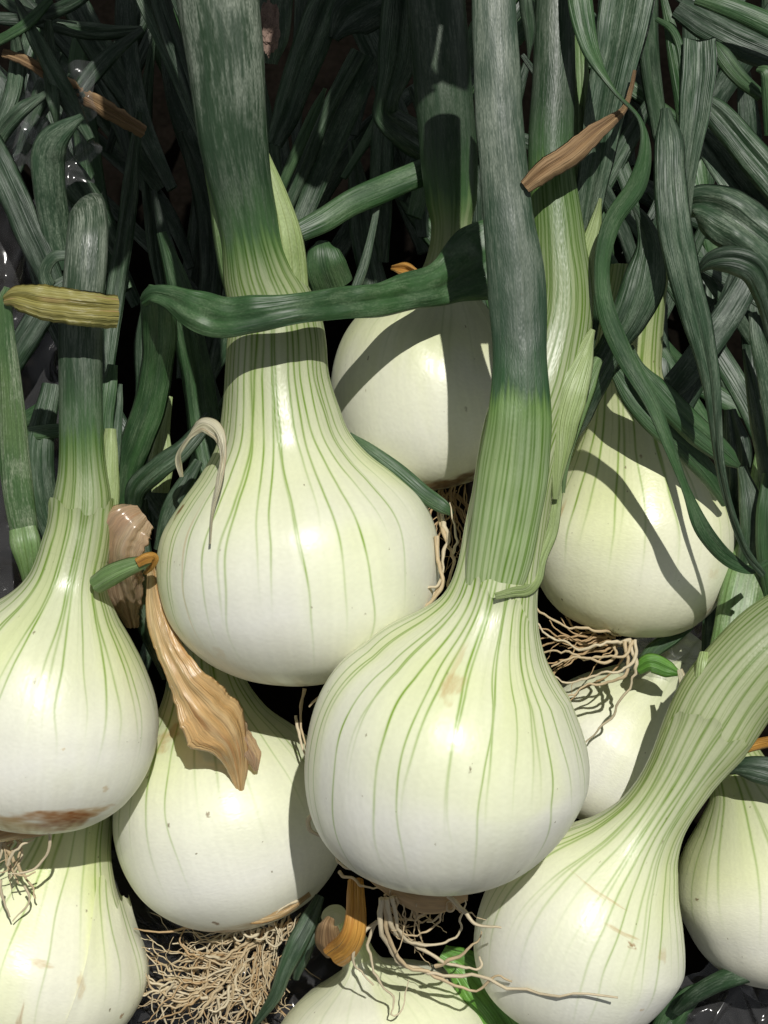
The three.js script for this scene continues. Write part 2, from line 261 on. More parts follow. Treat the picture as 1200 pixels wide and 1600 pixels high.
/* bulb, neck and stalk of an onion: spine [px, py, h], half widths by distance along it */
function onion(o) {
  const g = thing('onion', o.label, 'onion', at(o.spine[0][0], o.spine[0][1], o.spine[0][2]), o.group);
  const N = 190, nU = 96, fr = frames(o.spine, N, (t) => lerp(t, t * t, 0.75)), L = fr[N].d;
  const pr = o.prof; const rad = (d) => {   // monotone between the given half widths, round at the base
    if (d >= pr[pr.length - 1][0]) return pr[pr.length - 1][1];
    let i = 0; while (d > pr[i + 1][0]) i++;
    const [a, b] = [pr[i], pr[i + 1]], t = (d - a[0]) / (b[0] - a[0]);
    if (i === 0) return b[1] * Math.sqrt(t * (2 - t) * 0.5 + t * 0.5);
    const p = pr[i - 1], n = pr[i + 2] || b, h = b[0] - a[0], m0 = (b[1] - p[1]) / (b[0] - p[0]) * h, m1 = (n[1] - a[1]) / ((n[0] - a[0]) || 1) * h, t2 = t * t, t3 = t2 * t;
    return (2 * t3 - 3 * t2 + 1) * a[1] + (t3 - 2 * t2 + t) * (i === 1 ? m0 * 0.9 : m0) + (-2 * t3 + 3 * t2) * b[1] + (t3 - t2) * m1;
  };
  const rows = [], uvs = [], sd = o.seed;
  for (const f of fr) {
    const r0 = Math.max(0.3, rad(f.d)) * f.k, fl = lerp(o.flatBulb ?? 0.96, o.flat ?? 0.62, sstep(o.neck - 40, o.neck + 220, f.d)), row = [], uv = [], nk = sstep(o.belly, o.neck, f.d), env = sstep(0, 60, f.d);
    for (let i = 0; i <= nU; i++) {
      const u = i / nU, a = 2 * Math.PI * u;
      const w = 1 + env * (0.055 * (noise(u * 3, f.d / 170 + sd * 5, 3, sd) - 0.5) + lerp(0.010, 0.03, nk) * (noise(u * 26, f.d / 400, 26, sd + 1) - 0.5) + 0.0014 * (noise(u * 14, f.d / 40, 14, sd + 2) - 0.5) + 0.014 * (noise(u * 8, f.d / 90 + 3, 8, sd + 12) - 0.5) + nk * 0.05 * (noise(u * 5, f.d / 60, 5, sd + 3) - 0.5));
      row.push(f.p.clone().addScaledVector(f.S, -Math.sin(a) * r0 * w).addScaledVector(f.N, -Math.cos(a) * r0 * w * fl)); uv.push([u, f.d / L]);
    }
    rows.push(row); uvs.push(uv);
  }
  const { belly: B, neck: K, green: G, dark: X } = o, p = o.tint || [1, 1, 1], c = (d, a, b, e) => [d, a * p[0], b * p[1], e * p[2]];
  const stops = [c(0, 0.66, 0.62, 0.45), c(30, 0.80, 0.79, 0.64), c(B * 0.8, 0.85, 0.85, 0.755), c(B * 1.3, 0.84, 0.85, 0.69), c(lerp(B, K, 0.6), 0.745, 0.775, 0.52), c(K, 0.57, 0.61, 0.39), c(lerp(K, G, 0.5), 0.41, 0.45, 0.265), c(G, 0.275, 0.33, 0.18)];
  if (X) stops.push([X, 0.11, 0.19, 0.065], [X + 26, 0.045, 0.105, 0.034], [X + 110, 0.018, 0.046, 0.018], [L + 400, 0.030, 0.056, 0.032]); else stops.push([L + 400, 0.2, 0.31, 0.1]);
  const map = skinTex({ L, rad, stops, leafFrom: X || 1e9, seed: sd, veins: o.veins || 34, fade: o.fade || [B * 1.0, B + (K - B) * 0.75], stains: o.stains || [], specks: o.specks ?? 30, strength: o.strength ?? 1, bloom: o.bloom ?? 0.6 });
  const m = skinMat(map, o.rough);
  let cut = fr.findIndex((f) => f.d > K + 20); if (cut < 0) cut = N;
  const whole = smooth(gridGeo(rows, nU, uvs, false, false), nU, rows.length);
  const slice = (j0, j1, last) => {
    const q = gridGeo(rows.slice(j0, j1 + 1), nU, uvs.slice(j0, j1 + 1), false, last), n = q.attributes.position.count, nn = new Float32Array(n * 3);
    const src = whole.attributes.normal.array; nn.set(src.subarray(j0 * (nU + 1) * 3, (j1 + 1) * (nU + 1) * 3));
    for (let k = (j1 - j0 + 1) * (nU + 1); k < n; k++) { const T = fr[j1].T; nn.set([T.x, T.y, T.z], k * 3); }
    q.setAttribute('normal', new THREE.BufferAttribute(nn, 3)); return q;
  };
  SURF.set(g, { mat: m, L, sf: (u, d, lift) => {   // a point of the skin
    let j = fr.findIndex((f) => f.d >= d); if (j < 1) j = 1; const f = clamp((d - fr[j - 1].d) / (fr[j].d - fr[j - 1].d)), x = ((u % 1) + 1) % 1 * nU, i = Math.min(nU - 1, Math.floor(x)), e = x - i;
    const A = rows[j - 1][i].clone().lerp(rows[j - 1][i + 1], e), B2 = rows[j][i].clone().lerp(rows[j][i + 1], e), p2 = A.lerp(B2, f), c2 = fr[j - 1].p.clone().lerp(fr[j].p, f);
    return p2.addScaledVector(p2.clone().sub(c2).normalize(), lift);
  } });
  put('bulb', slice(0, cut, cut === N), m, g);
  if (cut < N) put('stalk', slice(cut, N, true), m, g);
  return g;
}
/* a torn outer layer lying on the skin of an onion: u0..u1 round it, d0..d1 along it, ragged upper edge that lifts off */
function layer(g, u0, u1, d0, d1, { ragged = 30, lift = 0.0006, flare = 0.0015, sd = 1, label, name = 'skin_layer' } = {}) {
  const { sf, mat, L } = SURF.get(g), n = 60, k = 18, rows = [], uvs = [];
  for (let j = 0; j <= k; j++) { const row = [], uv = []; for (let i = 0; i <= n; i++) {
    const a = i / n, v = j / k, e = Math.min(1, Math.min(a, 1 - a) * 6), top = lerp(d0 + 2, d1 + ragged * (1.4 * noise(a * 5 + 20, sd, 256, sd) + 0.7 * noise(a * 17 + 20, sd, 256, sd + 1) - 1), Math.sqrt(e));
    row.push(sf(lerp(u0, u1, a), lerp(d0, top, v), 0.00004 + e * (lift * v * (0.4 + noise(a * 8 + 9, v * 3 + 9, 256, sd + 2)) + flare * v ** 6 * noise(a * 9 + 20, sd + 3, 256, sd + 3)))); uv.push([lerp(u0, u1, a), lerp(d0, top, v) / L]);
  } rows.push(row); uvs.push(uv); }
  const q = gridGeo(rows, n, uvs, false, false); q.computeVertexNormals(); return put(name, q, mat, g, label);
}
/* one root: a thin wandering tube */
function rootGeo(pts, r = 2.6, wander = 5, seed = 1, N = 34) {
  const q = pts.map((p, i) => [p[0], p[1], p[2], lerp(1, 0.45, i / (pts.length - 1))]), fr = frames(q, N), rows = [], uvs = [], nU = 6;
  fr.forEach((f) => {
    const rr = r * lerp(1, 0.4, f.t) * (0.8 + 0.4 * noise(f.d / 14, seed, 256, 3)), e = sstep(0, 0.15, f.t), row = [], uv = [];
    const c = f.p.clone().addScaledVector(f.S, e * wander * f.k * (2 * (noise(f.d / 28, seed * 3.3, 256, 1) - 0.5) + 0.9 * (noise(f.d / 9, seed * 2.1, 256, 4) - 0.5))).addScaledVector(f.N, e * wander * f.k * 1.5 * (noise(f.d / 28, seed * 5.7, 256, 2) - 0.5));
    for (let i = 0; i <= nU; i++) { const a = i / nU * 2 * Math.PI; row.push(c.clone().addScaledVector(f.S, -Math.sin(a) * rr * f.k).addScaledVector(f.N, -Math.cos(a) * rr * f.k)); uv.push([i / nU, f.d / 300 + seed * 0.137]); }
    rows.push(row); uvs.push(uv);
  });
  return smooth(gridGeo(rows, nU, uvs, true, true), nU, rows.length);
}
function root(parent, pts, r = 2.6, wander = 5, seed = 1, shade = seed % 2) { return put('root', rootGeo(pts, r, wander, seed), ROOTS[shade], parent); }
// n roots from about (x, y, h), heading a0..a1 degrees (0 right, 90 down), each len px long
function rootBunch(parent, [x, y, h], n, a0, a1, len, { r = 2.3, drop = 0, spread = 18, sd = 1, bend = 40, shade } = {}) {
  const q = rng(sd * 131);
  for (let i = 0; i < n; i++) {
    let a = lerp(a0, a1, q()) * Math.PI / 180; const l = len * (0.5 + 0.7 * q()), b = (q() - 0.5) * bend * Math.PI / 180, pts = [];
    let px = x + (q() - 0.5) * 2 * spread, py = y + (q() - 0.5) * spread * 0.7, ph = h + (q() - 0.5) * 0.004; const hd = drop * (0.4 + q()) + (q() - 0.5) * 0.006;
    for (let s = 0; s <= 5; s++) { pts.push([px, py, ph]); px += Math.cos(a) * l / 5; py += Math.sin(a) * l / 5; ph += hd / 5; a += b + (q() - 0.5) * 0.55; }
    root(parent, pts, r * (0.5 + 1.0 * q() ** 1.5), 2 + 7 * q(), sd * 100 + i, shade ?? (q() < 0.55 ? 0 : q() < 0.7 ? 1 : 2));
  }
}
const leaf = (parent, name, pts, mat, o, label) => put(name, leafGeo(pts, o), mat, parent, label);
function looseLeaf(label, pts, mat, o, group) {
  const g = thing('onion_leaf', label, 'leaf', at(pts[0][0], pts[0][1], pts[0][2]), group);
  leaf(g, 'blade', pts, mat, o); return g;
}

/* ---------------------------------------------------------------- ground */
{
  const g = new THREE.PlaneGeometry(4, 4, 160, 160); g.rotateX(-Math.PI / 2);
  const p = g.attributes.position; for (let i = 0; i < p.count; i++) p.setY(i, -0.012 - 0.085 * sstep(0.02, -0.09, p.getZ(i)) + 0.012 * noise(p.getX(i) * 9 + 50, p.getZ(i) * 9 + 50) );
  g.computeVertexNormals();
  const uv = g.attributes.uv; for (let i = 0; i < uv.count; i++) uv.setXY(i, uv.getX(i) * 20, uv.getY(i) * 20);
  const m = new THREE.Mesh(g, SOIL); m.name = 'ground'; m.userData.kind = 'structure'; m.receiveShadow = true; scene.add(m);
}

/* ---------------------------------------------------------------- the onions */
// 1: the large onion in the middle
const o1 = onion({
  label: 'large white onion, its thick stalk crossed by a folded green leaf', seed: 1,
  spine: [[480, 1066, -0.004], [468, 890, 0], [446, 720, 0.004], [434, 600, 0.008], [428, 500, 0.012], [405, 430, 0.016], [384, 330, 0.022], [364, 220, 0.028], [352, 100, 0.032], [338, -20, 0.035], [332, -130, 0.036]],
  prof: [[0, 0], [6, 58], [22, 112], [55, 166], [105, 205], [165, 221], [215, 220], [265, 203], [310, 166], [345, 131], [385, 103], [430, 90], [480, 82], [568, 73], [640, 58], [700, 47], [743, 47], [855, 57], [975, 62], [1096, 66], [1196, 66]],
  belly: 165, neck: 430, green: 640, dark: 690, veins: 46, fade: [120, 350], flat: 0.6, bloom: 0.8,
  stains: [[0.365, 190, 2.6, 170, TAN, 0.5], [0.30, 300, 7, 13, BROWN, 0.9], [0.39, 80, 14, 10, TAN, 0.25], [0.67, 120, 12, 3, DARKB, 0.6]],
});
leaf(o1, 'leaf_sheath', [[440, 560, 0.006], [446, 500, 0.012], [446, 440, 0.015], [440, 370, 0.018], [427, 310, 0.02], [408, 240, 0.022], [398, 190, 0.024]].map((p, i) => [...p, [40, 38, 35, 33, 24, 12, 4][i]]), SHEATH, { shape: 'tube', flat: 0.5, crease: 0, wavy: 0.03 });
leaf(o1, 'leaf_sheath', [[378, 500, 0.012, 10], [366, 430, 0.016, 22], [353, 350, 0.019, 22], [336, 270, 0.022, 16], [316, 190, 0.025, 9], [302, 110, 0.026, 3]], SHEATH_GREEN, { curl: 0.5, crease: 0 });
leaf(o1, 'leaf', [[335, 260, 0.010, 6], [306, 170, 0.014, 11], [280, 90, 0.017, 15], [252, 10, 0.02, 17], [228, -90, 0.022, 17]], LEAF[1], { curl: 0.5 });
leaf(o1, 'leaf', [[330, 250, 0.004, 6], [296, 170, 0.008, 8], [262, 90, 0.01, 9], [222, 0, 0.012, 10], [190, -80, 0.012, 10]], LEAF[0], { shape: 'tube', flat: 0.5 });
leaf(o1, 'dry_skin', [[284, 745, 0.012, 3], [279, 715, 0.015, 8, 50], [294, 686, 0.020, 10, 65], [318, 664, 0.025, 13, 20], [340, 676, 0.028, 14, -35], [348, 712, 0.030, 11, -55], [342, 752, 0.033, 7, -35], [332, 800, 0.0355, 3], [328, 850, 0.040, 2]], PALE_SKIN, { curl: 0.2, crease: 0, thick: 1, crumple: 0.1, facet: 0.14, wavy: 0.2, N: 70 }, 'curled strip of pale skin peeling off the shoulder');
leaf(o1, 'dry_skin', [[300, 1060, 0.004, 12], [330, 1110, 0.004, 30, 20], [366, 1146, 0.001, 34, 30], [392, 1176, -0.003, 18, 20], [400, 1204, -0.006, 4]], PAPER_CLEAR, { curl: 0.2, crease: 0.05, thick: 1, crumple: 0.03, facet: 0.12, facetLen: 90, ragged: 0.15, wavy: 0.2, N: 90, nU: 44 });
leaf(o1, 'dry_skin', [[236, 880, 0.006, 6], [242, 940, 0.007, 15], [262, 1010, 0.009, 24, -15], [288, 1066, 0.010, 34, -18], [318, 1108, 0.009, 47, 6], [344, 1136, 0.006, 50, 16], [362, 1166, 0.002, 31, 24], [372, 1204, -0.004, 17, 10], [376, 1240, -0.006, 5]], PAPER, { curl: 0.3, crease: 0.05, thick: 1.2, crumple: 0.04, facet: 0.12, facetLen: 110, ragged: 0.09, wavy: 0.16, N: 110, nU: 48 }, 'long papery orange brown skin hanging from the lower left side');

// 2: the onion in front
const o2 = onion({
  label: 'white onion in front with wide striped neck and tall leafy stalk, hairy roots below', seed: 2,
  spine: [[702, 1377, 0.028], [698, 1200, 0.035], [733, 1050, 0.040], [766, 950, 0.043], [795, 800, 0.044], [815, 690, 0.044], [848, 590, 0.042], [874, 480, 0.041], [870, 370, 0.041], [861, 250, 0.041], [866, 120, 0.041], [868, -30, 0.041], [868, -120, 0.041]],
  prof: [[0, 0], [6, 60], [20, 108], [50, 158], [90, 193], [145, 215], [205, 219], [250, 211], [292, 191], [335, 155], [385, 103], [432, 74], [500, 64], [600, 62], [700, 66], [760, 66], [830, 56], [930, 48], [1040, 39], [1160, 35], [1300, 32], [1500, 30]],
  belly: 175, neck: 470, green: 900, dark: 1060, veins: 48, fade: [120, 300], flat: 0.7, bloom: 0.7,
  stains: [[0.47, 330, 16, 24, TAN, 0.55], [0.46, 350, 8, 30, TAN, 0.4], [0.6, 60, 3, 6, DARKB, 0.8]],
});
{
  const pts = [[764, 950, 0.050], [778, 880, 0.053], [793, 800, 0.055], [804, 730, 0.056], [811, 650, 0.057], [812, 560, 0.057], [806, 450, 0.056], [792, 320, 0.056], [783, 220, 0.057], [776, 110, 0.057], [772, 0, 0.057], [769, -110, 0.057]];
  const hw = [42, 50, 56, 56, 50, 42, 46, 40, 38, 36, 34, 32];
  const L = 1075, map = skinTex({ L, rad: () => 45, stops: [[0, 0.46, 0.54, 0.30], [120, 0.33, 0.42, 0.21], [240, 0.23, 0.31, 0.15], [292, 0.15, 0.25, 0.075], [316, 0.03, 0.085, 0.03], [390, 0.02, 0.052, 0.024], [1100, 0.034, 0.064, 0.04]], leafFrom: 306, seed: 21, veins: 44, fade: [-200, -100], specks: 10, w: 512, bloom: 0.6, strength: 0.7 });
  const g = leafGeo(pts.map((p, i) => [...p, hw[i]]), { shape: 'tube', flat: 0.42, crease: 0, crumple: 0.05, wavy: 0.05, tile: L, N: 130, nU: 48 });
  const uv = g.attributes.uv, v0 = uv.getY(0); for (let i = 0; i < uv.count; i++) uv.setY(i, uv.getY(i) - v0);
  put('leaf', g, skinMat(map, 0.42), o2, 'dark green leaf sheathing the front of the stalk');
}
leaf(o2, 'leaf_sheath', [[926, 515, 0.046, 5], [908, 560, 0.048, 20, -10], [888, 610, 0.05, 32, -15], [876, 660, 0.05, 30, -20], [872, 720, 0.049, 16], [868, 780, 0.048, 5]], SHEATH, { curl: 0.3, crease: 0.05, thick: 3, crumple: 0.06 });
leaf(o2, 'leaf_sheath', [[936, 560, 0.040, 8], [915, 600, 0.042, 18], [896, 660, 0.044, 16], [884, 720, 0.045, 8], [880, 770, 0.045, 3]], SHEATH_GREEN, { curl: 0.5, crease: 0.05, thick: 3 });
leaf(o2, 'leaf_sheath', [[882, 690, 0.044, 5], [874, 760, 0.045, 8], [862, 830, 0.046, 10], [845, 872, 0.047, 11], [838, 905, 0.049, 11], [824, 922, 0.053, 10], [800, 926, 0.057, 9], [774, 932, 0.060, 6]], SHEATH, { curl: 0.3, crease: 0.0, thick: 2.5, crumple: 0.15, wavy: 0.2 }, 'torn pale edge of the outer skin');
layer(o2, 0.36, 0.66, 395, 450, { ragged: 24, sd: 3, lift: 0.0003, flare: 0.0012, label: 'torn thin clear skin over the neck' });
leaf(o2, 'leaf_sheath', [[905, 520, 0.038, 8], [915, 450, 0.04, 15], [918, 400, 0.042, 16], [930, 350, 0.042, 11], [938, 310, 0.042, 3]], SHEATH, { curl: 0.5, crease: 0.1 });
leaf(o2, 'leaf', [[906, 430, 0.036, 12], [916, 340, 0.038, 22], [934, 240, 0.041, 28], [952, 140, 0.044, 34], [970, 50, 0.046, 40], [984, -40, 0.046, 44], [992, -110, 0.046, 44]], LEAF[3], { curl: -0.2, crease: 0.35, thick: 6 });
leaf(o2, 'leaf', [[900, 400, 0.034, 8], [904, 300, 0.034, 14], [908, 200, 0.034, 16], [906, 110, 0.034, 14], [902, 20, 0.034, 12], [898, -90, 0.034, 10]], SHEATH_GREEN, { curl: 0.4 });
leaf(o2, 'leaf', [[895, -130, 0.05, 16], [905, -20, 0.054, 20], [923, 80, 0.057, 18, 30], [958, 140, 0.06, 9, 60], [1000, 188, 0.06, 8, 60], [1008, 235, 0.059, 11, 20], [995, 290, 0.056, 15], [958, 345, 0.053, 14], [941, 410, 0.051, 13], [946, 480, 0.049, 15], [975, 555, 0.047, 16], [1015, 625, 0.046, 13, 10], [1045, 695, 0.045, 10, 20], [1072, 765, 0.042, 8, 30], [1100, 830, 0.038, 14], [1140, 874, 0.03, 12], [1175, 890, 0.026, 8, 40], [1200, 878, 0.022, 5]], LEAF[2], { shape: 'tube', flat: 0.4, N: 130, wavy: 0.1 });
leaf(o2, 'leaf_sheath', [[822, -60, 0.05, 10], [822, 0, 0.05, 11], [828, 50, 0.048, 9], [826, 92, 0.046, 2]], LEAF[0], { curl: 0.6, crease: 0.3 });

// 3: the onion cut by the left edge
const o3 = onion({
  label: 'white onion cut off by the left edge, grey green stalk standing up behind it', seed: 3,
  spine: [[52, 1296, -0.002], [66, 1110, 0], [104, 930, 0.004], [128, 800, 0.006], [127, 650, 0.009], [126, 510, 0.010], [133, 420, 0.011], [137, 362, 0.009], [137, 334, 0.001], [137, 326, -0.014], [137, 325, -0.04]],
  prof: [[0, 0], [5, 52], [18, 96], [50, 142], [105, 172], [180, 180], [235, 171], [285, 147], [325, 116], [360, 84], [400, 60], [460, 53], [525, 46], [575, 38], [650, 34], [800, 34], [900, 33], [975, 31], [1040, 30], [1200, 28]],
  belly: 160, neck: 385, green: 560, dark: 612, veins: 36, fade: [215, 310], flat: 0.6, bloom: 1.0,
  stains: [[0.57, 42, 74, 20, [0.28, 0.11, 0.03], 1.1], [0.64, 58, 50, 12, TAN, 1.2], [0.45, 34, 80, 24, TAN, 1.2], [0.63, 95, 8, 8, TAN, 0.5], [0.56, 170, 4, 3, TAN, 0.6]],
});
leaf(o3, 'leaf', [[146, 915, 0.017, 15], [170, 900, 0.02, 18], [200, 886, 0.021, 15], [226, 878, 0.021, 10], [238, 874, 0.02, 5]], SHEATH_GREEN, { curl: 0.7, crease: 0.2, thick: 4 }, 'short cut leaf with a brown tip');
leaf(o3, 'leaf_tip', [[214, 880, 0.0225, 8], [230, 872, 0.0225, 9], [240, 872, 0.021, 8], [236, 885, 0.019, 6], [226, 896, 0.016, 3]], ORANGE, { curl: 0.4, crumple: 0.2, thick: 4 });
leaf(o3, 'leaf_sheath', [[165, 820, 0.006, 18], [168, 760, 0.005, 18], [170, 710, 0.004, 14], [172, 670, 0.003, 9]], SHEATH, { curl: 0.5, crease: 0 });
leaf(o3, 'leaf', [[166, 720, -0.002, 14], [164, 660, -0.002, 14], [170, 610, -0.002, 13], [176, 570, -0.003, 8]], LEAF[2], { shape: 'tube', flat: 0.5 });
leaf(o3, 'leaf', [[172, 760, -0.008, 12], [178, 690, -0.008, 12], [184, 630, -0.008, 9], [187, 600, -0.008, 5]], LEAF[3], { shape: 'tube', flat: 0.5 });
layer(o3, 0.24, 0.80, 440, 520, { ragged: 20, sd: 5, lift: 0.0005, flare: 0.0016, label: 'ring of torn clear skin round the neck' });
leaf(o3, 'dry_skin', [[-20, 1308, 0.004, 14], [30, 1296, 0.010, 16], [80, 1284, 0.012, 15], [130, 1262, 0.010, 11], [165, 1236, 0.006, 4]], PAPER, { curl: 0.3, crease: 0.05, thick: 2, crumple: 0.2, wavy: 0.25 }, 'torn brownish skin round the root end');
rootBunch(o3, [18, 1310, -0.002], 12, 60, 140, 95, { sd: 3, bend: 90, drop: -0.004, r: 2.6 });
root(o3, [[40, 1302, 0.006], [72, 1292, 0.009], [78, 1312, 0.008], [66, 1346, 0.004], [42, 1364, 0.004], [12, 1364, 0.006]], 3.4, 2, 31, 1);
root(o3, [[12, 1352, 0.006], [22, 1330, 0.008], [38, 1318, 0.008], [52, 1310, 0.006]], 3, 3, 32, 1);
root(o3, [[0, 1376, 0.004], [8, 1408, 0.002], [16, 1432, 0.0]], 3.2, 3, 33, 1);
root(o3, [[38, 1384, -0.002], [44, 1404, -0.003], [36, 1424, -0.004], [20, 1440, -0.004]], 2.6, 3, 34, 1);

// 4: below the big one
const o4 = onion({
  label: 'white onion under the large one, straw coloured root mass at its end', seed: 4,
  spine: [[412, 1432, -0.046], [352, 1236, -0.040], [322, 1060, -0.042], [310, 940, -0.05]],
  prof: [[0, 0], [6, 52], [22, 95], [60, 140], [115, 172], [190, 181], [250, 167], [310, 130], [360, 88], [420, 60], [520, 50]],
  belly: 170, neck: 380, green: 560, veins: 30, fade: [210, 330], flat: 0.8, strength: 0.8,
  stains: [[0.50, 40, 60, 16, TAN, 0.7], [0.4, 30, 50, 14, BROWN, 0.6], [0.44, 64, 6, 8, DARKB, 0.7], [0.4, 340, 26, 22, TAN, 0.8], [0.49, 230, 4, 4, DARKB, 0.6]],
});
for (const [x, y, n, a0, a1, len, sd] of [[430, 1436, 30, 95, 165, 170, 4], [395, 1462, 30, 90, 185, 120, 41], [350, 1500, 32, 100, 200, 130, 42], [405, 1500, 30, 70, 160, 110, 43], [310, 1545, 32, 110, 200, 110, 48], [375, 1550, 36, 80, 190, 110, 49]])
  rootBunch(o4, [x, y, -0.036], n, a0, a1, len, { sd, spread: 40, drop: -0.006, bend: 60, r: 2.0 });
rootBunch(o4, [400, 1440, -0.03], 16, 60, 200, 60, { sd: 50, spread: 40, bend: 140, r: 2.2, shade: 1 });
root(o4, [[480, 1398, -0.026], [462, 1408, -0.02], [440, 1420, -0.018], [432, 1428, -0.018]], 3.6, 3, 44, 1);
leaf(o4, 'dry_skin', [[302, 1412, -0.03, 5], [340, 1424, -0.022, 9], [390, 1432, -0.018, 10], [440, 1424, -0.018, 8], [484, 1396, -0.022, 4]], PAPER, { curl: 0.3, thick: 2, crumple: 0.2, wavy: 0.3 });
root(o4, [[476, 1076, -0.012], [470, 1110, -0.012], [472, 1140, -0.011], [482, 1178, -0.006]], 3.2, 3, 45, 0);
root(o4, [[462, 1118, -0.012], [464, 1140, -0.011], [474, 1170, -0.008], [480, 1184, -0.007]], 3.2, 2, 46, 1);
root(o4, [[526, 1072, 0.004], [506, 1086, 0.004], [488, 1098, 0.003], [482, 1104, 0.002]], 4, 2, 47, 0);

// 5: bottom left corner
const o5 = onion({
  label: 'white onion in the bottom left corner with loose veined outer skin and small brown marks', seed: 5,
  spine: [[12, 1650, -0.045], [46, 1470, -0.04], [98, 1300, -0.042], [128, 1190, -0.05]],
  prof: [[0, 0], [6, 58], [24, 105], [65, 152], [120, 178], [180, 185], [235, 170], [290, 134], [340, 100], [390, 78], [470, 64]],
  belly: 230, neck: 420, green: 560, veins: 30, fade: [200, 360], strength: 0.8, flat: 0.8, tint: [1, 1, 0.92],
  stains: [[0.53, 232, 34, 8, TAN, 0.55], [0.6, 205, 9, 24, TAN, 0.4], [0.53, 150, 6, 40, BROWN, 0.35], [0.68, 150, 5, 5, BROWN, 0.8], [0.68, 150, 2.6, 2.6, [0.6, 0.5, 0.3], 0.9], [0.47, 215, 16, 14, BROWN, 0.75]],
});
layer(o5, 0.58, 0.90, 40, 330, { ragged: 40, sd: 8, lift: 0.0022, flare: 0.002, label: 'loose clear outer skin along the right side' });

// 6: bottom centre
const o6 = onion({
  label: 'white onion cut by the bottom edge, its short neck ending in an orange leaf', seed: 6,
  spine: [[622, 1832, -0.036], [594, 1626, -0.03], [552, 1470, -0.026], [530, 1452, -0.018], [522, 1430, -0.01]],
  prof: [[0, 0], [6, 55], [24, 105], [65, 150], [120, 176], [180, 186], [240, 174], [285, 152], [322, 112], [344, 66], [360, 36], [380, 25], [420, 20]],
  belly: 290, neck: 430, green: 560, veins: 26, fade: [300, 400], strength: 0.4, flat: 0.85, tint: [1, 1, 0.94],
});
leaf(o6, 'leaf_tip', [[522, 1492, 0.002, 22], [540, 1478, 0.008, 22], [552, 1455, 0.012, 20], [556, 1425, 0.012, 17], [556, 1398, 0.008, 15], [556, 1376, 0.002, 13]], ORANGE, { shape: 'tube', flat: 0.55, crease: 0.3, crumple: 0.14, wavy: 0.12 }, 'dried orange leaf');
leaf(o6, 'leaf_stub', [[520, 1490, -0.004, 20], [512, 1468, 0.004, 20], [512, 1446, 0.008, 14], [516, 1434, 0.006, 8]], DRY, { curl: 0.7, crumple: 0.15, thick: 5 }, 'cut pale leaf stub');

// 7: bottom right, leaning
const o7 = onion({
  label: 'white onion at the lower right, its broad ribbed neck leaning towards the right edge', seed: 7,
  spine: [[868, 1606, -0.012], [912, 1450, -0.006], [988, 1326, 0.0], [1046, 1240, 0.004], [1098, 1154, 0.007], [1150, 1072, 0.009], [1212, 1004, 0.010], [1300, 935, 0.011]],
  prof: [[0, 0], [6, 50], [22, 92], [55, 130], [105, 156], [160, 166], [210, 158], [258, 134], [305, 98], [350, 69], [400, 54], [470, 56], [560, 72], [680, 72], [800, 62]],
  belly: 150, neck: 400, green: 780, veins: 44, fade: [150, 300], flat: 0.72, strength: 0.75,
  stains: [[0.45, 274, 60, 3, TAN, 0.6], [0.53, 246, 40, 3, TAN, 0.6], [0.55, 236, 10, 4, BROWN, 0.7], [0.62, 236, 14, 12, TAN, 0.4], [0.6, 120, 5, 5, TAN, 0.6]],
});
leaf(o7, 'leaf', [[1118, 1112, 0.004, 26], [1138, 1050, 0.003, 36], [1152, 990, 0.0, 38], [1162, 930, -0.003, 38], [1170, 890, -0.006, 34], [1180, 840, -0.010, 26], [1190, 760, -0.014, 20], [1200, 680, -0.018, 14]], SHEATH_GREEN, { shape: 'tube', flat: 0.5, crease: 0.15 }, 'green leaf rising straight up from the neck');
leaf(o7, 'leaf', [[1098, 1150, 0.010, 14], [1100, 1090, 0.013, 17], [1104, 1040, 0.013, 17], [1106, 1022, 0.011, 14]], SHEATH, { shape: 'tube', flat: 0.5, crease: 0.1 });
layer(o7, 0.3, 0.72, 480, 570, { ragged: 22, sd: 11, lift: 0.0004, flare: 0.0014, label: 'thin clear skin wrapped round the neck' });
leaf(o7, 'dry_skin', [[1062, 1046, 0.002, 4], [1072, 1080, 0.006, 9], [1068, 1116, 0.004, 10], [1060, 1146, 0.0, 3]], PALE_SKIN, { curl: 0.4, crumple: 0.25, thick: 2, wavy: 0.3 });
rootBunch(o7, [868, 1604, -0.014], 10, 130, 200, 80, { sd: 7, r: 2.2, shade: 2 });

// 8: right edge, low
const o8 = onion({
  label: 'cream white onion on the right edge, behind and below the leaning neck', seed: 8,
  spine: [[1222, 1532, -0.036], [1206, 1370, -0.032], [1158, 1216, -0.030], [1120, 1140, -0.034]],
  prof: [[0, 0], [6, 46], [22, 84], [60, 122], [110, 142], [165, 150], [215, 142], [262, 120], [304, 86], [345, 54], [420, 40]],
  belly: 150, neck: 310, green: 460, veins: 28, fade: [200, 300], strength: 0.8, flat: 0.85, tint: [1, 0.99, 0.95], stains: [[0.33, 200, 6, 3, DARKB, 0.7]],
});
// 9: small one on the right
const o9 = onion({
  label: 'small plain white onion wedged between the front onion and the leaning onion', seed: 9,
  spine: [[900, 1268, -0.050], [968, 1150, -0.044], [1036, 1056, -0.042], [1076, 1000, -0.046]],
  prof: [[0, 0], [5, 44], [18, 76], [50, 108], [95, 126], [150, 126], [195, 104], [235, 76], [270, 54], [340, 40]],
  belly: 120, neck: 280, green: 420, veins: 14, fade: [270, 300], strength: 0.4, flat: 0.85, tint: [1, 0.99, 1.0],
  stains: [[0.62, 215, 12, 5, BROWN, 0.7], [0.7, 130, 4, 4, DARKB, 0.7]],
});
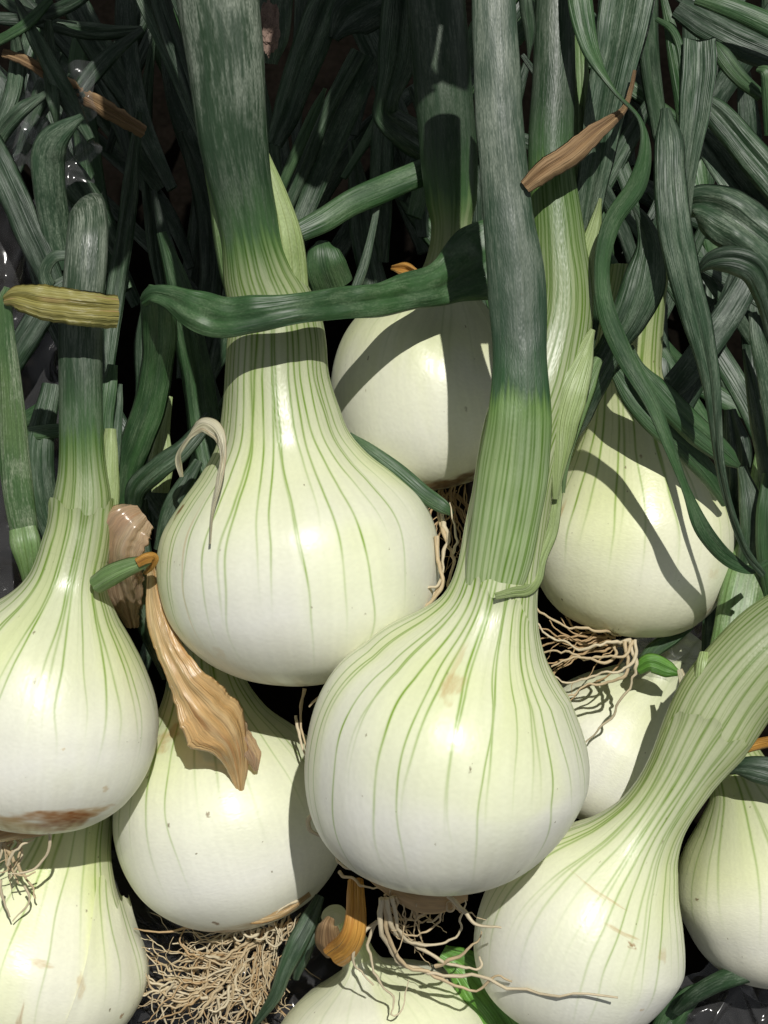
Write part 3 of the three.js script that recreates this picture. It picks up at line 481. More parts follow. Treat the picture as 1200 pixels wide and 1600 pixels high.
// 10: upper right
const o10 = onion({
  label: 'round yellowish white onion at the upper right with leaf shadows across its shoulder', seed: 10,
  spine: [[962, 988, -0.024], [990, 830, -0.020], [984, 690, -0.016], [978, 600, -0.014], [985, 520, -0.012], [1000, 420, -0.012]],
  prof: [[0, 0], [5, 52], [18, 92], [50, 130], [95, 152], [145, 159], [195, 154], [245, 132], [295, 104], [345, 80], [395, 64], [440, 54], [560, 46]],
  belly: 145, neck: 350, green: 520, veins: 30, fade: [190, 270], flat: 0.75, tint: [0.98, 0.98, 0.86],
  stains: [[0.34, 220, 6, 24, TAN, 0.7], [0.62, 130, 14, 12, TAN, 0.2], [0.66, 75, 6, 16, TAN, 0.5], [0.5, 300, 3, 3, DARKB, 0.5]],
});
for (const [i, p] of [
  [[965, 992, -0.01], [930, 985, -0.004], [890, 978, -0.004], [850, 962, -0.004], [830, 945, -0.006]],
  [[985, 1000, -0.004], [950, 1004, 0.0], [905, 1012, -0.002], [870, 1000, -0.004], [835, 968, -0.006]],
  [[990, 1002, 0.0], [970, 1024, 0.002], [930, 1028, 0.0], [880, 1022, -0.002], [826, 1020, -0.004]],
  [[992, 1000, 0.0], [994, 1020, 0.002], [975, 1048, 0.002], [920, 1056, 0.0], [870, 1064, 0.0], [840, 1050, 0.0]],
  [[976, 1002, 0.0], [978, 1046, 0.002], [940, 1068, 0.0], [905, 1076, 0.0], [880, 1086, 0.0]],
  [[984, 1002, 0.0], [996, 1040, 0.002], [985, 1070, 0.0], [956, 1120, -0.006], [912, 1166, -0.012]],
  [[960, 1004, -0.004], [960, 1020, -0.002], [950, 1032, 0.0], [915, 1028, 0.0], [882, 1036, 0.0], [862, 1044, 0.0]],
  [[955, 1000, -0.012], [910, 1010, -0.014], [860, 990, -0.014], [820, 985, -0.014]],
  [[940, 1000, -0.016], [900, 1030, -0.016], [870, 1050, -0.016], [850, 1070, -0.016]],
  [[976, 1000, -0.004], [972, 1030, -0.004], [940, 1060, -0.006], [880, 1095, -0.010], [850, 1110, -0.01]],
].entries()) root(o10, p, i < 7 ? 3.3 : 2.4, 6, 70 + i, i < 7 ? i % 2 : 2);
rootBunch(o10, [960, 1000, -0.016], 16, 150, 200, 120, { sd: 10, spread: 24, bend: 30, shade: 2, r: 2 });

// 11: behind
const o11 = onion({
  label: 'white onion behind, half in shadow between the two tall stalks, dark root end', seed: 11,
  spine: [[704, 760, -0.038], [668, 600, -0.034], [690, 470, -0.032], [703, 390, -0.030], [705, 320, -0.028], [700, 230, -0.024], [690, 110, -0.02], [678, -20, -0.018], [672, -120, -0.018]],
  prof: [[0, 0], [5, 52], [18, 92], [50, 128], [95, 148], [145, 155], [195, 149], [245, 130], [290, 98], [325, 62], [352, 42], [390, 34], [440, 32], [480, 40], [580, 46], [760, 46]],
  belly: 140, neck: 300, green: 420, dark: 470, veins: 22, fade: [260, 330], strength: 0.4, flat: 0.75, bloom: 0.4, tint: [0.95, 0.95, 0.9],
  stains: [[0.5, 14, 46, 18, DARKB, 0.9], [0.42, 20, 50, 12, BROWN, 0.7], [0.3, 70, 10, 8, TAN, 0.7], [0.35, 45, 6, 20, TAN, 0.5]],
});
rootBunch(o11, [700, 762, -0.03], 20, 40, 130, 120, { sd: 11, spread: 30, shade: 2, r: 2.2, drop: 0.012 });
for (const [i, p] of [
  [[684, 790, -0.004], [696, 830, 0.006], [704, 862, 0.010], [708, 890, 0.012], [700, 930, 0.012]],
  [[690, 800, 0.0], [698, 840, 0.008], [694, 870, 0.012], [690, 905, 0.013], [676, 935, 0.015]],
  [[682, 838, 0.012], [686, 880, 0.014], [690, 910, 0.015], [668, 946, 0.017], [640, 975, 0.018], [612, 1006, 0.019], [606, 1016, 0.02]],
  [[690, 905, 0.014], [682, 916, 0.016], [668, 918, 0.017], [654, 926, 0.017]],
  [[684, 918, 0.014], [676, 940, 0.016], [666, 955, 0.016], [662, 970, 0.016]],
  [[706, 870, 0.010], [714, 850, 0.012], [704, 800, 0.01], [702, 786, 0.008]],
  [[610, 1004, 0.019], [608, 1018, 0.021], [598, 1018, 0.022], [594, 1010, 0.022]],
].entries()) root(o11, p, [4, 4, 4.4, 3, 3, 2.6, 2.2][i], 4, 90 + i, i % 2);

// roots of the front onion
leaf(o2, 'root_plate', [[560, 1352, 0.016, 6], [600, 1376, 0.02, 15], [645, 1396, 0.022, 24], [690, 1404, 0.022, 18], [730, 1402, 0.02, 6]], ROOTS[2], { shape: 'tube', flat: 0.6, crumple: 0.3, wavy: 0.3 });
rootBunch(o2, [630, 1402, 0.024], 14, 60, 100, 110, { sd: 12, spread: 34, bend: 50, drop: -0.012, r: 2.6, shade: 0 });
rootBunch(o2, [680, 1410, 0.022], 12, 30, 130, 60, { sd: 13, spread: 34, bend: 190, drop: -0.004, r: 2.2 });
for (const [i, p] of [
  [[596, 1404, 0.026], [596, 1450, 0.022], [612, 1490, 0.014], [640, 1512, 0.012], [680, 1524, 0.012], [740, 1528, 0.014], [800, 1546, 0.018], [870, 1552, 0.026], [965, 1558, 0.032]],
  [[604, 1404, 0.026], [612, 1444, 0.022], [634, 1468, 0.016], [664, 1484, 0.014], [690, 1502, 0.014], [730, 1514, 0.014], [750, 1508, 0.014], [748, 1494, 0.014]],
  [[600, 1404, 0.026], [606, 1460, 0.02], [630, 1504, 0.014], [690, 1530, 0.012], [750, 1545, 0.014], [776, 1526, 0.016], [800, 1532, 0.018]],
  [[612, 1402, 0.026], [622, 1440, 0.022], [640, 1468, 0.018], [680, 1476, 0.016], [708, 1464, 0.016], [722, 1440, 0.018], [726, 1406, 0.022]],
  [[700, 1400, 0.026], [720, 1420, 0.028], [740, 1436, 0.028], [762, 1446, 0.028], [782, 1448, 0.026]],
  [[590, 1440, 0.012], [566, 1462, 0.012], [556, 1490, 0.01], [560, 1510, 0.008], [584, 1540, 0.006]],
  [[585, 1446, 0.012], [572, 1480, 0.01], [590, 1528, 0.008], [612, 1560, 0.006], [614, 1584, 0.005], [632, 1560, 0.005], [636, 1530, 0.006]],
  [[680, 1510, 0.012], [724, 1488, 0.016], [752, 1456, 0.018]],
  [[494, 1264, 0.012], [484, 1288, 0.012], [498, 1310, 0.012], [518, 1326, 0.012], [526, 1346, 0.014], [548, 1358, 0.016], [600, 1368, 0.018]],
  [[510, 1275, 0.014], [525, 1300, 0.014], [540, 1318, 0.014], [555, 1326, 0.014]],
  [[530, 1362, 0.008], [550, 1376, 0.012], [575, 1384, 0.016], [600, 1392, 0.02]],
  [[684, 1404, 0.024], [688, 1440, 0.02], [660, 1462, 0.018], [632, 1458, 0.016], [626, 1430, 0.016]],
].entries()) root(o2, p, [4.6, 4.2, 4, 3.6, 4.2, 3.6, 2.6, 3.6, 4, 3, 3, 2.4][i], 5, 110 + i, [1, 1, 0, 1, 1, 1, 1, 0, 1, 0, 0, 0][i]);

/* ---------------------------------------------------------------- loose leaves */
for (const [label, pts, m] of [
  ['dark leaf leaning to the right at the left edge, above the yellow leaf end', [[-40, 180, -0.05, 20], [0, 260, -0.046, 24], [40, 350, -0.044, 24], [80, 440, -0.046, 20], [110, 520, -0.05, 12]], 1],
  ['dark leaf lying steeply at the left edge under the yellow leaf end', [[-20, 640, -0.055, 16], [20, 560, -0.05, 22], [70, 480, -0.05, 22], [120, 380, -0.054, 16]], 1],
  ['broad dark leaf under the bent leaf at the left edge', [[90, 860, -0.04, 16], [66, 780, -0.036, 24], [60, 700, -0.036, 24], [80, 600, -0.04, 16]], 0],
]) looseLeaf(label, pts, LEAF[m], { curl: 0.35, crease: 0.2, thick: 6 });
{ // folded leaf laid across the big onion's neck
  const g = thing('onion_leaf', 'dark green leaf folded over and laid across the neck of the large middle onion', 'leaf', at(240, 455, 0.03));
  leaf(g, 'blade', [[800, 380, -0.004, 60], [745, 415, 0.0, 52], [690, 446, 0.008, 34], [640, 458, 0.016, 29], [580, 468, 0.026, 28], [520, 476, 0.034, 27], [460, 484, 0.04, 28], [400, 495, 0.04, 30], [350, 500, 0.038, 31], [300, 484, 0.034, 29], [266, 466, 0.030, 22], [240, 460, 0.026, 15], [224, 470, 0.02, 10]], LEAF[2], { shape: 'tube', flat: 0.34, crease: 0.55, crumple: 0.34, wavy: 0.2, N: 120, nU: 44 });
  leaf(g, 'blade', [[248, 448, 0.021, 16], [246, 468, 0.019, 27], [248, 520, 0.010, 28], [243, 580, 0.0, 26], [232, 640, -0.006, 26], [214, 690, -0.01, 26], [200, 730, -0.014, 24], [190, 800, -0.02, 20]], LEAF[2], { curl: 0.3, crease: 0.15, thick: 7 });
}
{
  const g = thing('onion_leaf', 'leaf bent at the left edge, its end yellow and dried across a grey green stalk', 'leaf', at(40, 870, -0.005));
  leaf(g, 'blade', [[44, 905, -0.012, 10], [40, 850, -0.006, 20], [30, 780, 0.0, 25], [22, 700, 0.006, 24], [15, 600, 0.014, 19], [9, 520, 0.02, 15], [8, 470, 0.024, 12], [14, 450, 0.025, 8]], LEAF_PALE, { shape: 'tube', flat: 0.4, crease: 0.3 });
  leaf(g, 'leaf_stub', [[50, 925, -0.008, 12], [46, 885, -0.002, 18], [40, 850, 0.001, 24], [36, 826, 0.0, 22]], SHEATH_GREEN, { shape: 'tube', flat: 0.5, crumple: 0.12 });
  leaf(g, 'leaf_tip', [[6, 468, 0.026, 10], [22, 464, 0.028, 20], [60, 472, 0.030, 27], [110, 478, 0.031, 28], [150, 482, 0.030, 28], [185, 484, 0.027, 26]], YELLOW, { curl: 0.45, crease: 0.25, thick: 2, crumple: 0.12, facet: 0.07, ragged: 0.07, wavy: 0.1, N: 80 }, 'yellow dried leaf end');
}
looseLeaf('long drooping leaf right of the front stalks, narrowing beside the upper right onion', [[1040, 170, 0.046, 8], [1046, 220, 0.05, 23], [1048, 280, 0.052, 26], [1054, 350, 0.053, 27], [1070, 430, 0.052, 26], [1092, 515, 0.05, 22, -15], [1108, 585, 0.048, 17, -35], [1116, 655, 0.046, 13, -50], [1126, 735, 0.044, 10, -60], [1142, 800, 0.04, 8, -60], [1166, 862, 0.034, 7, -50], [1192, 898, 0.028, 6]], LEAF[3], { curl: 0.25, crease: 0.2, thick: 6, N: 110 });
looseLeaf('greyish cut leaf with open square top standing behind the drooping leaf', [[1062, 400, 0.044, 10], [1066, 330, 0.045, 14], [1074, 250, 0.046, 17], [1086, 170, 0.047, 25], [1092, 110, 0.047, 27], [1092, 62, 0.046, 26]], LEAF[3], { curl: -0.5, crease: 0.1, thick: 7 });
looseLeaf('thin curling leaf edge at the top beside the open cut leaf', [[1026, 30, 0.04, 4], [1048, 44, 0.042, 6], [1062, 72, 0.044, 6], [1066, 120, 0.045, 5], [1064, 180, 0.046, 4]], LEAF[2], { shape: 'tube', flat: 0.7 });
looseLeaf('broad twisted leaf with a pale midrib above the upper right onion', [[988, 318, 0.036, 4], [1004, 345, 0.038, 12, -30], [1014, 385, 0.04, 22, -20], [1006, 440, 0.04, 34], [985, 495, 0.039, 32, 15], [955, 545, 0.036, 24, 20], [925, 600, 0.032, 26, 10], [900, 650, 0.026, 24], [880, 710, 0.02, 10]], LEAF[0], { curl: 0.25, crease: -0.15, thick: 6 });
looseLeaf('green leaf pointing down right over the upper right onion, uppermost of the crossing pair', [[986, 540, 0.026, 4], [996, 570, 0.027, 12, 30], [1030, 612, 0.027, 21, 10], [1070, 655, 0.026, 23], [1110, 690, 0.024, 20], [1140, 716, 0.022, 14], [1154, 728, 0.02, 5]], LEAF[2], { curl: 0.3, crease: 0.15, thick: 6 });
looseLeaf('green leaf lying on the shoulder of the upper right onion under the crossing leaf', [[960, 575, 0.020, 10], [992, 620, 0.021, 20], [1034, 668, 0.021, 21], [1076, 706, 0.019, 18], [1110, 745, 0.015, 16], [1136, 786, 0.009, 10]], LEAF[2], { curl: 0.3, crease: 0.1, thick: 6 });
looseLeaf('brown dry leaf strip lying across two stalks near the top', [[820, 292, 0.060, 12], [850, 268, 0.0605, 18], [890, 242, 0.0595, 19], [925, 212, 0.058, 17], [955, 188, 0.056, 10], [975, 170, 0.054, 5], [986, 140, 0.052, 4], [992, 110, 0.05, 3]], DRY, { curl: 0.45, crease: 0.3, thick: 2, crumple: 0.14, ragged: 0.12, wavy: 0.12, N: 90 });
looseLeaf('narrow green leaf tip behind the right shoulder of the large middle onion', [[545, 680, 0.0, 6], [575, 702, 0.002, 11], [620, 736, 0.004, 14], [662, 772, 0.006, 14], [692, 792, 0.008, 11], [708, 804, 0.008, 4]], LEAF[2], { shape: 'tube', flat: 0.6, crease: 0.1 });
looseLeaf('wide grey green leaf reaching the right edge, third from the top right corner', [[1090, 150, 0.02, 10], [1120, 175, 0.022, 24], [1160, 222, 0.024, 27], [1205, 275, 0.026, 29], [1260, 340, 0.027, 28]], LEAF[0], { curl: 0.3, crease: 0.4, thick: 6 });
looseLeaf('wide ribbed leaf at the right edge just above the arching pale leaf', [[1092, 205, 0.008, 14], [1120, 240, 0.012, 27], [1165, 300, 0.016, 30], [1215, 365, 0.018, 30], [1260, 420, 0.018, 28]], LEAF[3], { curl: -0.2, crease: 0.35, thick: 6 });
looseLeaf('broad arching grey leaf with long creases at the right edge', [[1066, 330, 0.02, 14], [1090, 318, 0.026, 34], [1130, 330, 0.03, 46], [1175, 362, 0.031, 46], [1225, 405, 0.03, 40], [1270, 450, 0.028, 36]], LEAF[3], { curl: 0.45, crease: 0.3, thick: 7, crumple: 0.1 });
looseLeaf('folded leaf bending sharply down at the right edge below the arching leaf', [[1090, 424, 0.026, 5], [1112, 408, 0.03, 16], [1146, 404, 0.032, 24], [1180, 418, 0.032, 26], [1200, 460, 0.028, 22], [1215, 520, 0.022, 20], [1225, 580, 0.018, 18]], LEAF[1], { curl: 0.5, crease: 0.4, thick: 7 });
looseLeaf('upright pale cut leaf at the right edge beside the dark gap', [[1176, 488, 0.02, 7], [1184, 530, 0.02, 13], [1198, 590, 0.018, 15], [1210, 660, 0.016, 15], [1220, 740, 0.012, 14]], LEAF[3], { shape: 'tube', flat: 0.5 });
looseLeaf('pointed leaf tip standing in the dark gap at the right', [[1162, 545, 0.004, 2], [1172, 585, 0.004, 9], [1184, 640, 0.004, 15], [1196, 700, 0.002, 17], [1206, 780, 0.0, 16]], LEAF[0], { curl: 0.4, crease: 0.2 });
looseLeaf('grey green leaf beside the right flank of the upper right onion', [[1160, 730, -0.004, 8], [1172, 780, 0.0, 18], [1176, 830, 0.0, 19], [1170, 880, -0.004, 18], [1160, 930, -0.01, 14]], LEAF[0], { curl: 0.3, crease: 0.15 });
looseLeaf('leaf at the right edge with a thin brown rim, beside the drooping loop', [[1200, 740, 0.004, 8], [1196, 800, 0.006, 14], [1196, 860, 0.004, 14], [1206, 930, 0.0, 12]], LEAF[2], { curl: 0.4, crease: 0.2 });
looseLeaf('dark shaded leaf behind the crossing leaves at the right', [[1140, 640, -0.02, 10], [1150, 700, -0.018, 26], [1150, 760, -0.018, 26], [1146, 830, -0.02, 16]], LEAF[1], { curl: 0.3 });
looseLeaf('thick rounded leaf lying along the top right corner', [[1090, -6, 0.02, 14], [1130, 8, 0.022, 16], [1170, 24, 0.022, 18], [1230, 52, 0.022, 20]], LEAF[2], { shape: 'tube', flat: 0.6, crease: 0 });
looseLeaf('dark broad leaf across the top right under the rounded one', [[1060, 10, 0.0, 20], [1110, 40, 0.004, 26], [1160, 66, 0.006, 26], [1220, 90, 0.006, 26]], LEAF[1], { curl: 0.3, crease: 0.2 });
looseLeaf('narrow leaf with a ragged edge under the top right corner', [[1112, 60, 0.012, 5], [1128, 84, 0.014, 14], [1156, 120, 0.014, 14], [1190, 150, 0.012, 10]], LEAF[2], { curl: 0.4 });
looseLeaf('small leaf curl hooking down at the right edge near the top', [[1184, 108, 0.02, 5], [1196, 112, 0.022, 10], [1202, 150, 0.02, 12], [1206, 210, 0.016, 12]], LEAF[2], { shape: 'tube', flat: 0.6 });
looseLeaf('dark leaf leaning at the right with its tip behind the front onion roots', [[1120, 890, -0.02, 16], [1112, 950, -0.016, 14], [1108, 1010, -0.012, 12], [1104, 1050, -0.012, 8]], LEAF[1], { shape: 'tube', flat: 0.5 });
looseLeaf('short bright green leaf piece by the roots of the upper right onion', [[996, 1046, -0.014, 10], [1016, 1036, -0.012, 15], [1044, 1046, -0.012, 13], [1060, 1052, -0.012, 5]], BRIGHT, { curl: 0.3 });
looseLeaf('green leaf tip above the bright leaf piece beside the roots', [[1000, 1042, -0.016, 10], [1020, 1018, -0.016, 13], [1050, 996, -0.016, 13], [1080, 976, -0.018, 8]], LEAF[2], { curl: 0.3 });
looseLeaf('orange dried scrap of leaf at the right edge under the leaning neck', [[1150, 1182, -0.004, 4], [1172, 1168, 0.0, 8], [1198, 1160, 0.0, 9], [1225, 1156, 0.0, 8]], ORANGE, { curl: 0.3, crumple: 0.2 });
looseLeaf('dark leaf at the right edge lying on top of the cream onion', [[1136, 1204, -0.008, 6], [1160, 1200, -0.004, 16], [1190, 1204, -0.002, 22], [1230, 1216, -0.002, 22]], LEAF[1], { curl: 0.3 });
looseLeaf('green leaf lying below the cream onion in the bottom right corner', [[1056, 1580, -0.04, 10], [1084, 1556, -0.03, 14], [1120, 1536, -0.024, 16], [1160, 1520, -0.02, 18], [1220, 1500, -0.018, 20]], LEAF[0], { shape: 'tube', flat: 0.6, crease: 0.2 });
looseLeaf('green leaf end at the bottom edge right of the leaning onion', [[1030, 1640, -0.05, 24], [1050, 1592, -0.046, 24], [1076, 1560, -0.044, 18], [1100, 1540, -0.044, 8]], LEAF[2], { curl: 0.3 });
looseLeaf('bright green leaf under the long roots of the front onion', [[690, 1490, -0.022, 14], [724, 1510, -0.020, 30], [756, 1546, -0.018, 42], [790, 1592, -0.018, 44], [820, 1650, -0.018, 40]], BRIGHT, { curl: 0.2, crease: 0.2, crumple: 0.08 });
looseLeaf('darker green leaf behind the bright leaf under the front onion', [[770, 1450, -0.026, 18], [776, 1490, -0.024, 20], [782, 1530, -0.024, 16], [790, 1570, -0.026, 8]], LEAF[2], { curl: 0.3 });
looseLeaf('narrow dark green leaf curving beside the straw coloured root mass', [[500, 1400, -0.024, 8], [486, 1434, -0.02, 14], [464, 1476, -0.016, 16], [444, 1520, -0.016, 12], [430, 1556, -0.018, 10], [408, 1588, -0.022, 7], [390, 1610, -0.026, 4]], LEAF[0], { curl: 0.4, crease: 0.15 });
looseLeaf('second dark leaf right of the curving leaf beside the root mass', [[500, 1430, -0.028, 8], [484, 1460, -0.026, 13], [470, 1500, -0.026, 12], [462, 1530, -0.028, 5]], LEAF[1], { curl: 0.4 });

// behind, upper left to middle
looseLeaf('cut stalk with a yellow ring and bent tip at the upper left', [[98, 420, -0.05, 22], [86, 350, -0.045, 24], [78, 290, -0.04, 26], [76, 245, -0.036, 27], [84, 222, -0.033, 25], [102, 202, -0.03, 16], [128, 182, -0.028, 6]], LEAF[3], { shape: 'tube', flat: 0.65, crease: 0, crumple: 0.05 });
looseLeaf('small leaf loop curling beside the grey green stalk at the left', [[104, 440, -0.02, 10], [80, 450, -0.018, 12], [70, 426, -0.016, 10], [84, 402, -0.014, 9], [106, 398, -0.014, 8]], LEAF[3], { shape: 'tube', flat: 0.5 });
looseLeaf('long brown dry leaf slanting down in the upper left corner', [[4, 82, -0.05, 7], [30, 90, -0.05, 9], [70, 112, -0.054, 10], [130, 148, -0.062, 14], [190, 184, -0.07, 14], [226, 206, -0.076, 11]], DRY, { curl: 0.5, crease: 0.3, thick: 2, crumple: 0.16, ragged: 0.2 });
looseLeaf('leaf stem smeared with brown clay at the top beside the big stalk', [[424, 100, -0.01, 10], [428, 60, -0.008, 24], [430, 10, -0.008, 28], [430, -60, -0.008, 28]], LEAF[0], { shape: 'tube', flat: 0.5, crease: 0 });
looseLeaf('broad dim leaf hanging from the top behind the stalks', [[520, 60, -0.05, 10], [540, 24, -0.05, 40], [600, -14, -0.05, 44], [680, -60, -0.05, 40]], LEAF[1], { curl: 0.3 });
looseLeaf('flat leaf slanting beside the big stalk with a bright patch on it', [[428, 226, -0.05, 14], [446, 180, -0.05, 22], [470, 110, -0.05, 26], [500, 30, -0.05, 28], [530, -60, -0.05, 28]], LEAF[0], { curl: 0.3 });
looseLeaf('left of two thin parallel leaves slanting behind the big stalk', [[432, 310, -0.045, 8], [462, 240, -0.042, 9], [494, 168, -0.04, 8], [508, 138, -0.04, 3]], LEAF[2], { curl: 0.5, crease: 0.2 });
looseLeaf('right of two thin parallel leaves slanting behind the big stalk', [[446, 330, -0.05, 10], [476, 260, -0.048, 12], [508, 180, -0.046, 12], [560, 80, -0.046, 13]], LEAF[0], { curl: 0.5, crease: 0.2 });
looseLeaf('dark upright leaf between the big stalk and the cut leaf piece', [[468, 350, -0.05, 16], [496, 280, -0.05, 18], [536, 190, -0.05, 18], [580, 90, -0.05, 18]], LEAF[0], { shape: 'tube', flat: 0.4 });
looseLeaf('cut green leaf lying slantwise behind the folded leaf', [[468, 362, -0.018, 17], [505, 344, -0.02, 20], [550, 316, -0.024, 21], [610, 290, -0.03, 22], [680, 262, -0.036, 22]], LEAF[2], { shape: 'tube', flat: 0.5, crease: 0.1 });
looseLeaf('round ended green leaf just above the folded leaf', [[520, 450, -0.03, 34], [508, 415, -0.024, 33], [504, 390, -0.024, 26], [504, 378, -0.026, 12]], LEAF[2], { curl: 0.2, crease: 0 });
looseLeaf('thin grey stem rising behind the folded leaf', [[556, 450, -0.03, 8], [570, 410, -0.03, 8], [580, 370, -0.03, 6], [590, 320, -0.03, 5]], LEAF[3], { shape: 'tube', flat: 0.6 });
looseLeaf('reddish dry scrap above the folded leaf', [[612, 418, -0.01, 4], [632, 420, -0.008, 12], [656, 428, -0.008, 6], [680, 424, -0.01, 2]], ORANGE, { curl: 0.3, crumple: 0.3 });
looseLeaf('dark leaf folded back on itself in the middle at the top', [[690, 240, -0.05, 22], [640, 210, -0.044, 28], [604, 180, -0.04, 22], [606, 150, -0.036, 20], [620, 100, -0.036, 30], [630, 0, -0.036, 34], [634, -80, -0.036, 34]], LEAF[0], { curl: 0.3, thick: 6 });
looseLeaf('pale striped leaf base right of the folded hanging leaf', [[250, 770, -0.03, 14], [252, 720, -0.03, 20], [254, 680, -0.03, 12], [262, 620, -0.034, 8]], SHEATH, { shape: 'tube', flat: 0.5 });
looseLeaf('dark leaf bent over left of the large onion shoulder', [[205, 800, -0.02, 14], [216, 760, -0.012, 18], [246, 732, -0.008, 18], [284, 704, -0.008, 16], [330, 650, -0.012, 12]], LEAF[0], { curl: 0.4, thick: 6 });
looseLeaf('grey green leaf beside the curled pale skin of the large onion', [[250, 860, -0.012, 12], [266, 800, -0.01, 16], [286, 760, -0.01, 14], [310, 720, -0.014, 8]], LEAF[0], { curl: 0.4 });
looseLeaf('dark green leaf running down between the left onion and the large onion', [[262, 1060, -0.04, 10], [240, 990, -0.034, 22], [222, 920, -0.03, 24], [214, 850, -0.03, 20], [216, 780, -0.032, 14]], LEAF[0], { curl: 0.4, thick: 6 });
looseLeaf('dim leaf crossing behind the left stalk', [[30, 660, -0.05, 12], [66, 640, -0.046, 14], [120, 600, -0.044, 14]], LEAF[2], { shape: 'tube', flat: 0.5 });
looseLeaf('small bright leaf end left of the grey green stalk', [[30, 680, -0.04, 10], [60, 676, -0.036, 12], [100, 672, -0.036, 12]], LEAF[2], { shape: 'tube', flat: 0.5 });
{
  const g = thing('dry_skin', 'crumpled papery brown skin standing between the left onion and the large onion', 'onion skin', at(205, 830, 0));
  leaf(g, 'flake', [[222, 802, 0.006, 26, 8], [204, 818, 0.01, 42], [188, 850, 0.008, 48, -10], [184, 890, 0.002, 44], [196, 940, -0.01, 30], [206, 980, -0.02, 12]], PAPER_CLEAR, { curl: 0.2, crease: 0.05, thick: 0.8, crumple: 0.03, facet: 0.16, facetLen: 120, ragged: 0.1, wavy: 0.2, N: 110, nU: 56 });
}
{ // clay stuck to the leaf at the top
  const g = new THREE.IcosahedronGeometry(1, 12), p = g.attributes.position, c = at(420, 44, 0.0045), v = new THREE.Vector3();
  for (let i = 0; i < p.count; i++) {
    v.fromBufferAttribute(p, i); const n = 0.75 + 0.5 * noise(v.x * 3 + 40, v.y * 3 + v.z * 2.3 + 40) + 0.25 * noise(v.x * 9 + 40, v.y * 9 + v.z * 7 + 40);
    const q = c.clone().addScaledVector(U, v.x * 15 * PX * n).addScaledVector(V, v.y * 34 * PX * n).addScaledVector(W, v.z * 12 * PX * n); p.setXYZ(i, q.x - c.x, q.y - c.y, q.z - c.z);
  }
  g.computeVertexNormals(); const m = new THREE.Mesh(g, CLAY); m.name = 'clay_lump'; m.position.copy(c); m.castShadow = m.receiveShadow = true;
  m.userData = { label: 'crumbly brown clay lump stuck on a leaf at the top', category: 'clay' }; scene.add(m);
}

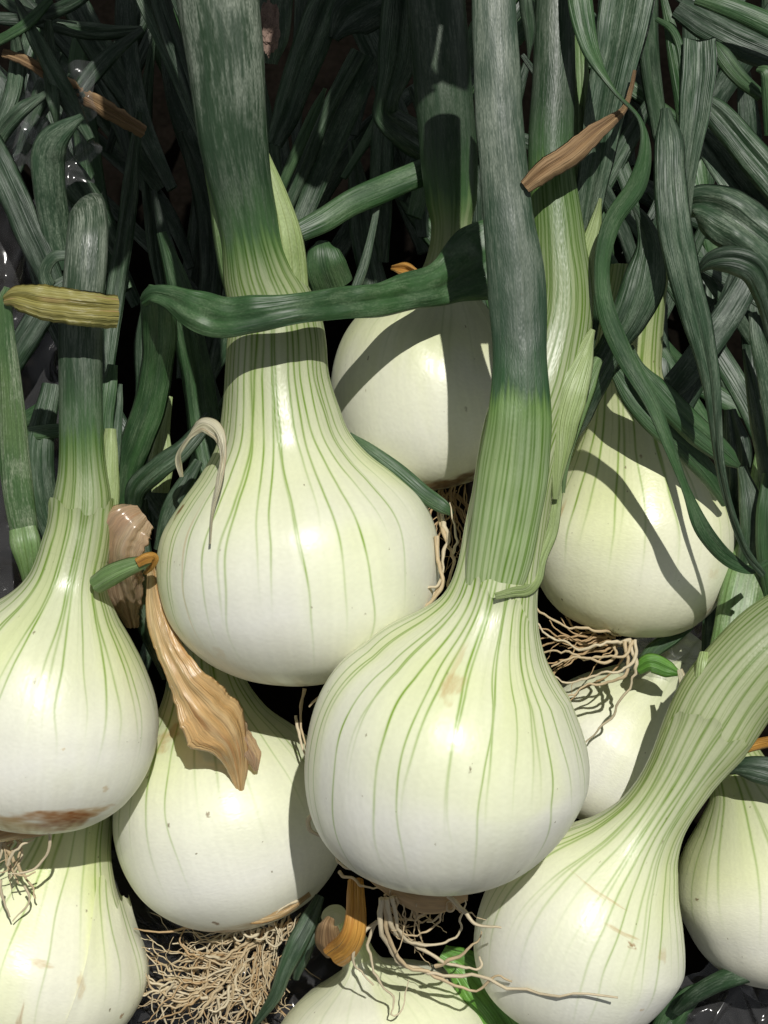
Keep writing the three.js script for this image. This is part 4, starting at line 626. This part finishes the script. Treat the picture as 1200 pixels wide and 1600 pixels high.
/* dim leaves filling the shade behind: alike, told apart by nothing */
{
  const q = rng(4242), GR = 'dim leaves tangled in the shade behind the onions';
  const zones = [[13, 0, 210, -20, 420, 60, 130, 'dim green leaf in the dark tangle at the left, behind the grey green stalk'], [15, 190, 450, -60, 480, 70, 118, 'dim green leaf in the dark gap left of the thickest stalk'], [18, 440, 790, -60, 460, 50, 115, 'dim green leaf in the dark gap between the two tall front stalks'], [34, 880, 1230, -40, 700, 40, 150, 'dim green leaf in the dark gaps behind the leaves at the right'], [8, 150, 330, 480, 900, 60, 120, 'dim green leaf in the dark gap between the left and the large onion']];
  for (const [n, x0, x1, y0, y1, a0, a1, LB] of zones) for (let i = 0; i < n; i++) {
    let x = lerp(x0, x1, q()), y = lerp(y0, y1, q()), a = -lerp(a0, a1, q()) * Math.PI / 180; const len = 300 + 340 * q(), hw = 11 + 17 * q(), h0 = -0.165 + 0.07 * q() + (y > 480 ? 0.03 : 0), pts = [], b = (q() - 0.5) * 0.5, tub = q() < 0.6;
    x -= Math.cos(a) * len / 2; y -= Math.sin(a) * len / 2;
    for (let s = 0; s <= 5; s++) { pts.push([x, y, h0 + 0.006 * Math.sin(s + i), hw * [0.5, 0.9, 1, 0.95, 0.8, 0.3][s], (q() - 0.5) * 50]); x += Math.cos(a) * len / 5; y += Math.sin(a) * len / 5; a += b / 2 + (q() - 0.5) * 0.25; }
    looseLeaf(LB, pts, LEAF[[0, 1, 1, 2][Math.floor(q() * 4)]], tub ? { shape: 'tube', flat: 0.45, N: 24, nU: 16 } : { curl: 0.35, N: 24, nU: 16 }, GR + LB.slice(14));
  }
  // the leafy tops of the bundle go on above the picture, arching over it and shading the tangle
  for (let i = 0; i < 76; i++) {
    const x = 120 + 760 * q(), y = -440 - 60 * q(), h = 0.06 + 0.07 * q(), a = (-90 + 50 * (q() - 0.5)) * Math.PI / 180, len = 300 + 220 * q(), hw = 24 + 18 * q(), pts = [];
    for (let s = 0; s <= 4; s++) pts.push([x + Math.cos(a) * len * s / 4, y + Math.sin(a) * len * s / 4, h - 0.012 * Math.abs(s - 1.5) + 0.012, hw * [0.3, 0.9, 1, 1, 0.6][s], 30 * (q() - 0.5)]);
    looseLeaf('long leaf top arching above the upper edge', pts, LEAF[i % 4], { shape: 'tube', flat: 0.35, N: 20, nU: 14 }, 'leaf tops arching above the upper edge');
  }
  // small pale leaves in the sunlit corner at the upper left
  const LC = 'small sunlit leaf in the upper left corner tangle', GC = 'small leaves in the upper left corner';
  for (let i = 0; i < 11; i++) {
    let x = -20 + 150 * q(), y = -20 + 230 * q(), a = q() * 2 * Math.PI; const len = 150 + 130 * q(), hw = 9 + 8 * q(), h0 = -0.075 + 0.03 * q(), pts = [], b = (q() - 0.5) * 0.7;
    x -= Math.cos(a) * len / 2; y -= Math.sin(a) * len / 2;
    for (let s = 0; s <= 4; s++) { pts.push([x, y, h0 + 0.004 * Math.sin(s * 2 + i), hw * [0.5, 1, 1, 0.8, 0.2][s], (q() - 0.5) * 60]); x += Math.cos(a) * len / 4; y += Math.sin(a) * len / 4; a += b; }
    looseLeaf(LC, pts, LEAF[Math.floor(q() * 4)], { curl: 0.35, N: 22, nU: 16 }, GC);
  }
}

/* ---------------------------------------------------------------- clear plastic under the heap */
function film(label, x0, y0, x1, y1, h, sd, amp = 0.008) {
  const n = 64, rows = [], uvs = [];
  for (let j = 0; j <= n; j++) { const row = [], uv = []; for (let i = 0; i <= n; i++) {
    const u = i / n, v = j / n, x = lerp(x0, x1, u), y = lerp(y1, y0, v), X = x / 60, Y = y / 60;
    const rd = (k, s) => 1 - Math.abs(2 * noise(X * k + Y * k * 0.4 + 60, Y * k - X * k * 0.3 + 60, 256, sd + s) - 1);
    row.push(at(x + 70 * (noise(v * 7 + 30, 3, 256, sd) - 0.5), y + 70 * (noise(u * 7 + 30, 5, 256, sd) - 0.5), h + amp * (0.9 * rd(0.8, 0) + 0.5 * rd(1.7, 1) - 0.8))); uv.push([u, v]);
  } rows.push(row); uvs.push(uv); }
  const g = gridGeo(rows, n, uvs, false, false); g.computeVertexNormals();
  const t = thing('plastic_film', label, 'plastic film', at((x0 + x1) / 2, (y0 + y1) / 2, h)); put('sheet', g, FILM, t);
}
film('crumpled clear plastic along the left edge behind the left onion', -160, 330, 150, 960, -0.07, 3);
film('shiny clear plastic showing through the leaves in the upper left corner', -60, 90, 130, 280, -0.062, 5);
film('crumpled clear plastic at the bottom left under the root mass', 150, 1350, 520, 1680, -0.066, 7);
film('crumpled clear plastic in the bottom right corner', 1030, 1520, 1290, 1700, -0.048, 9);
film('small fold of clear plastic above the small plain onion', 990, 940, 1110, 1040, -0.03, 11, 0.012);

renderer.render(scene, camera);
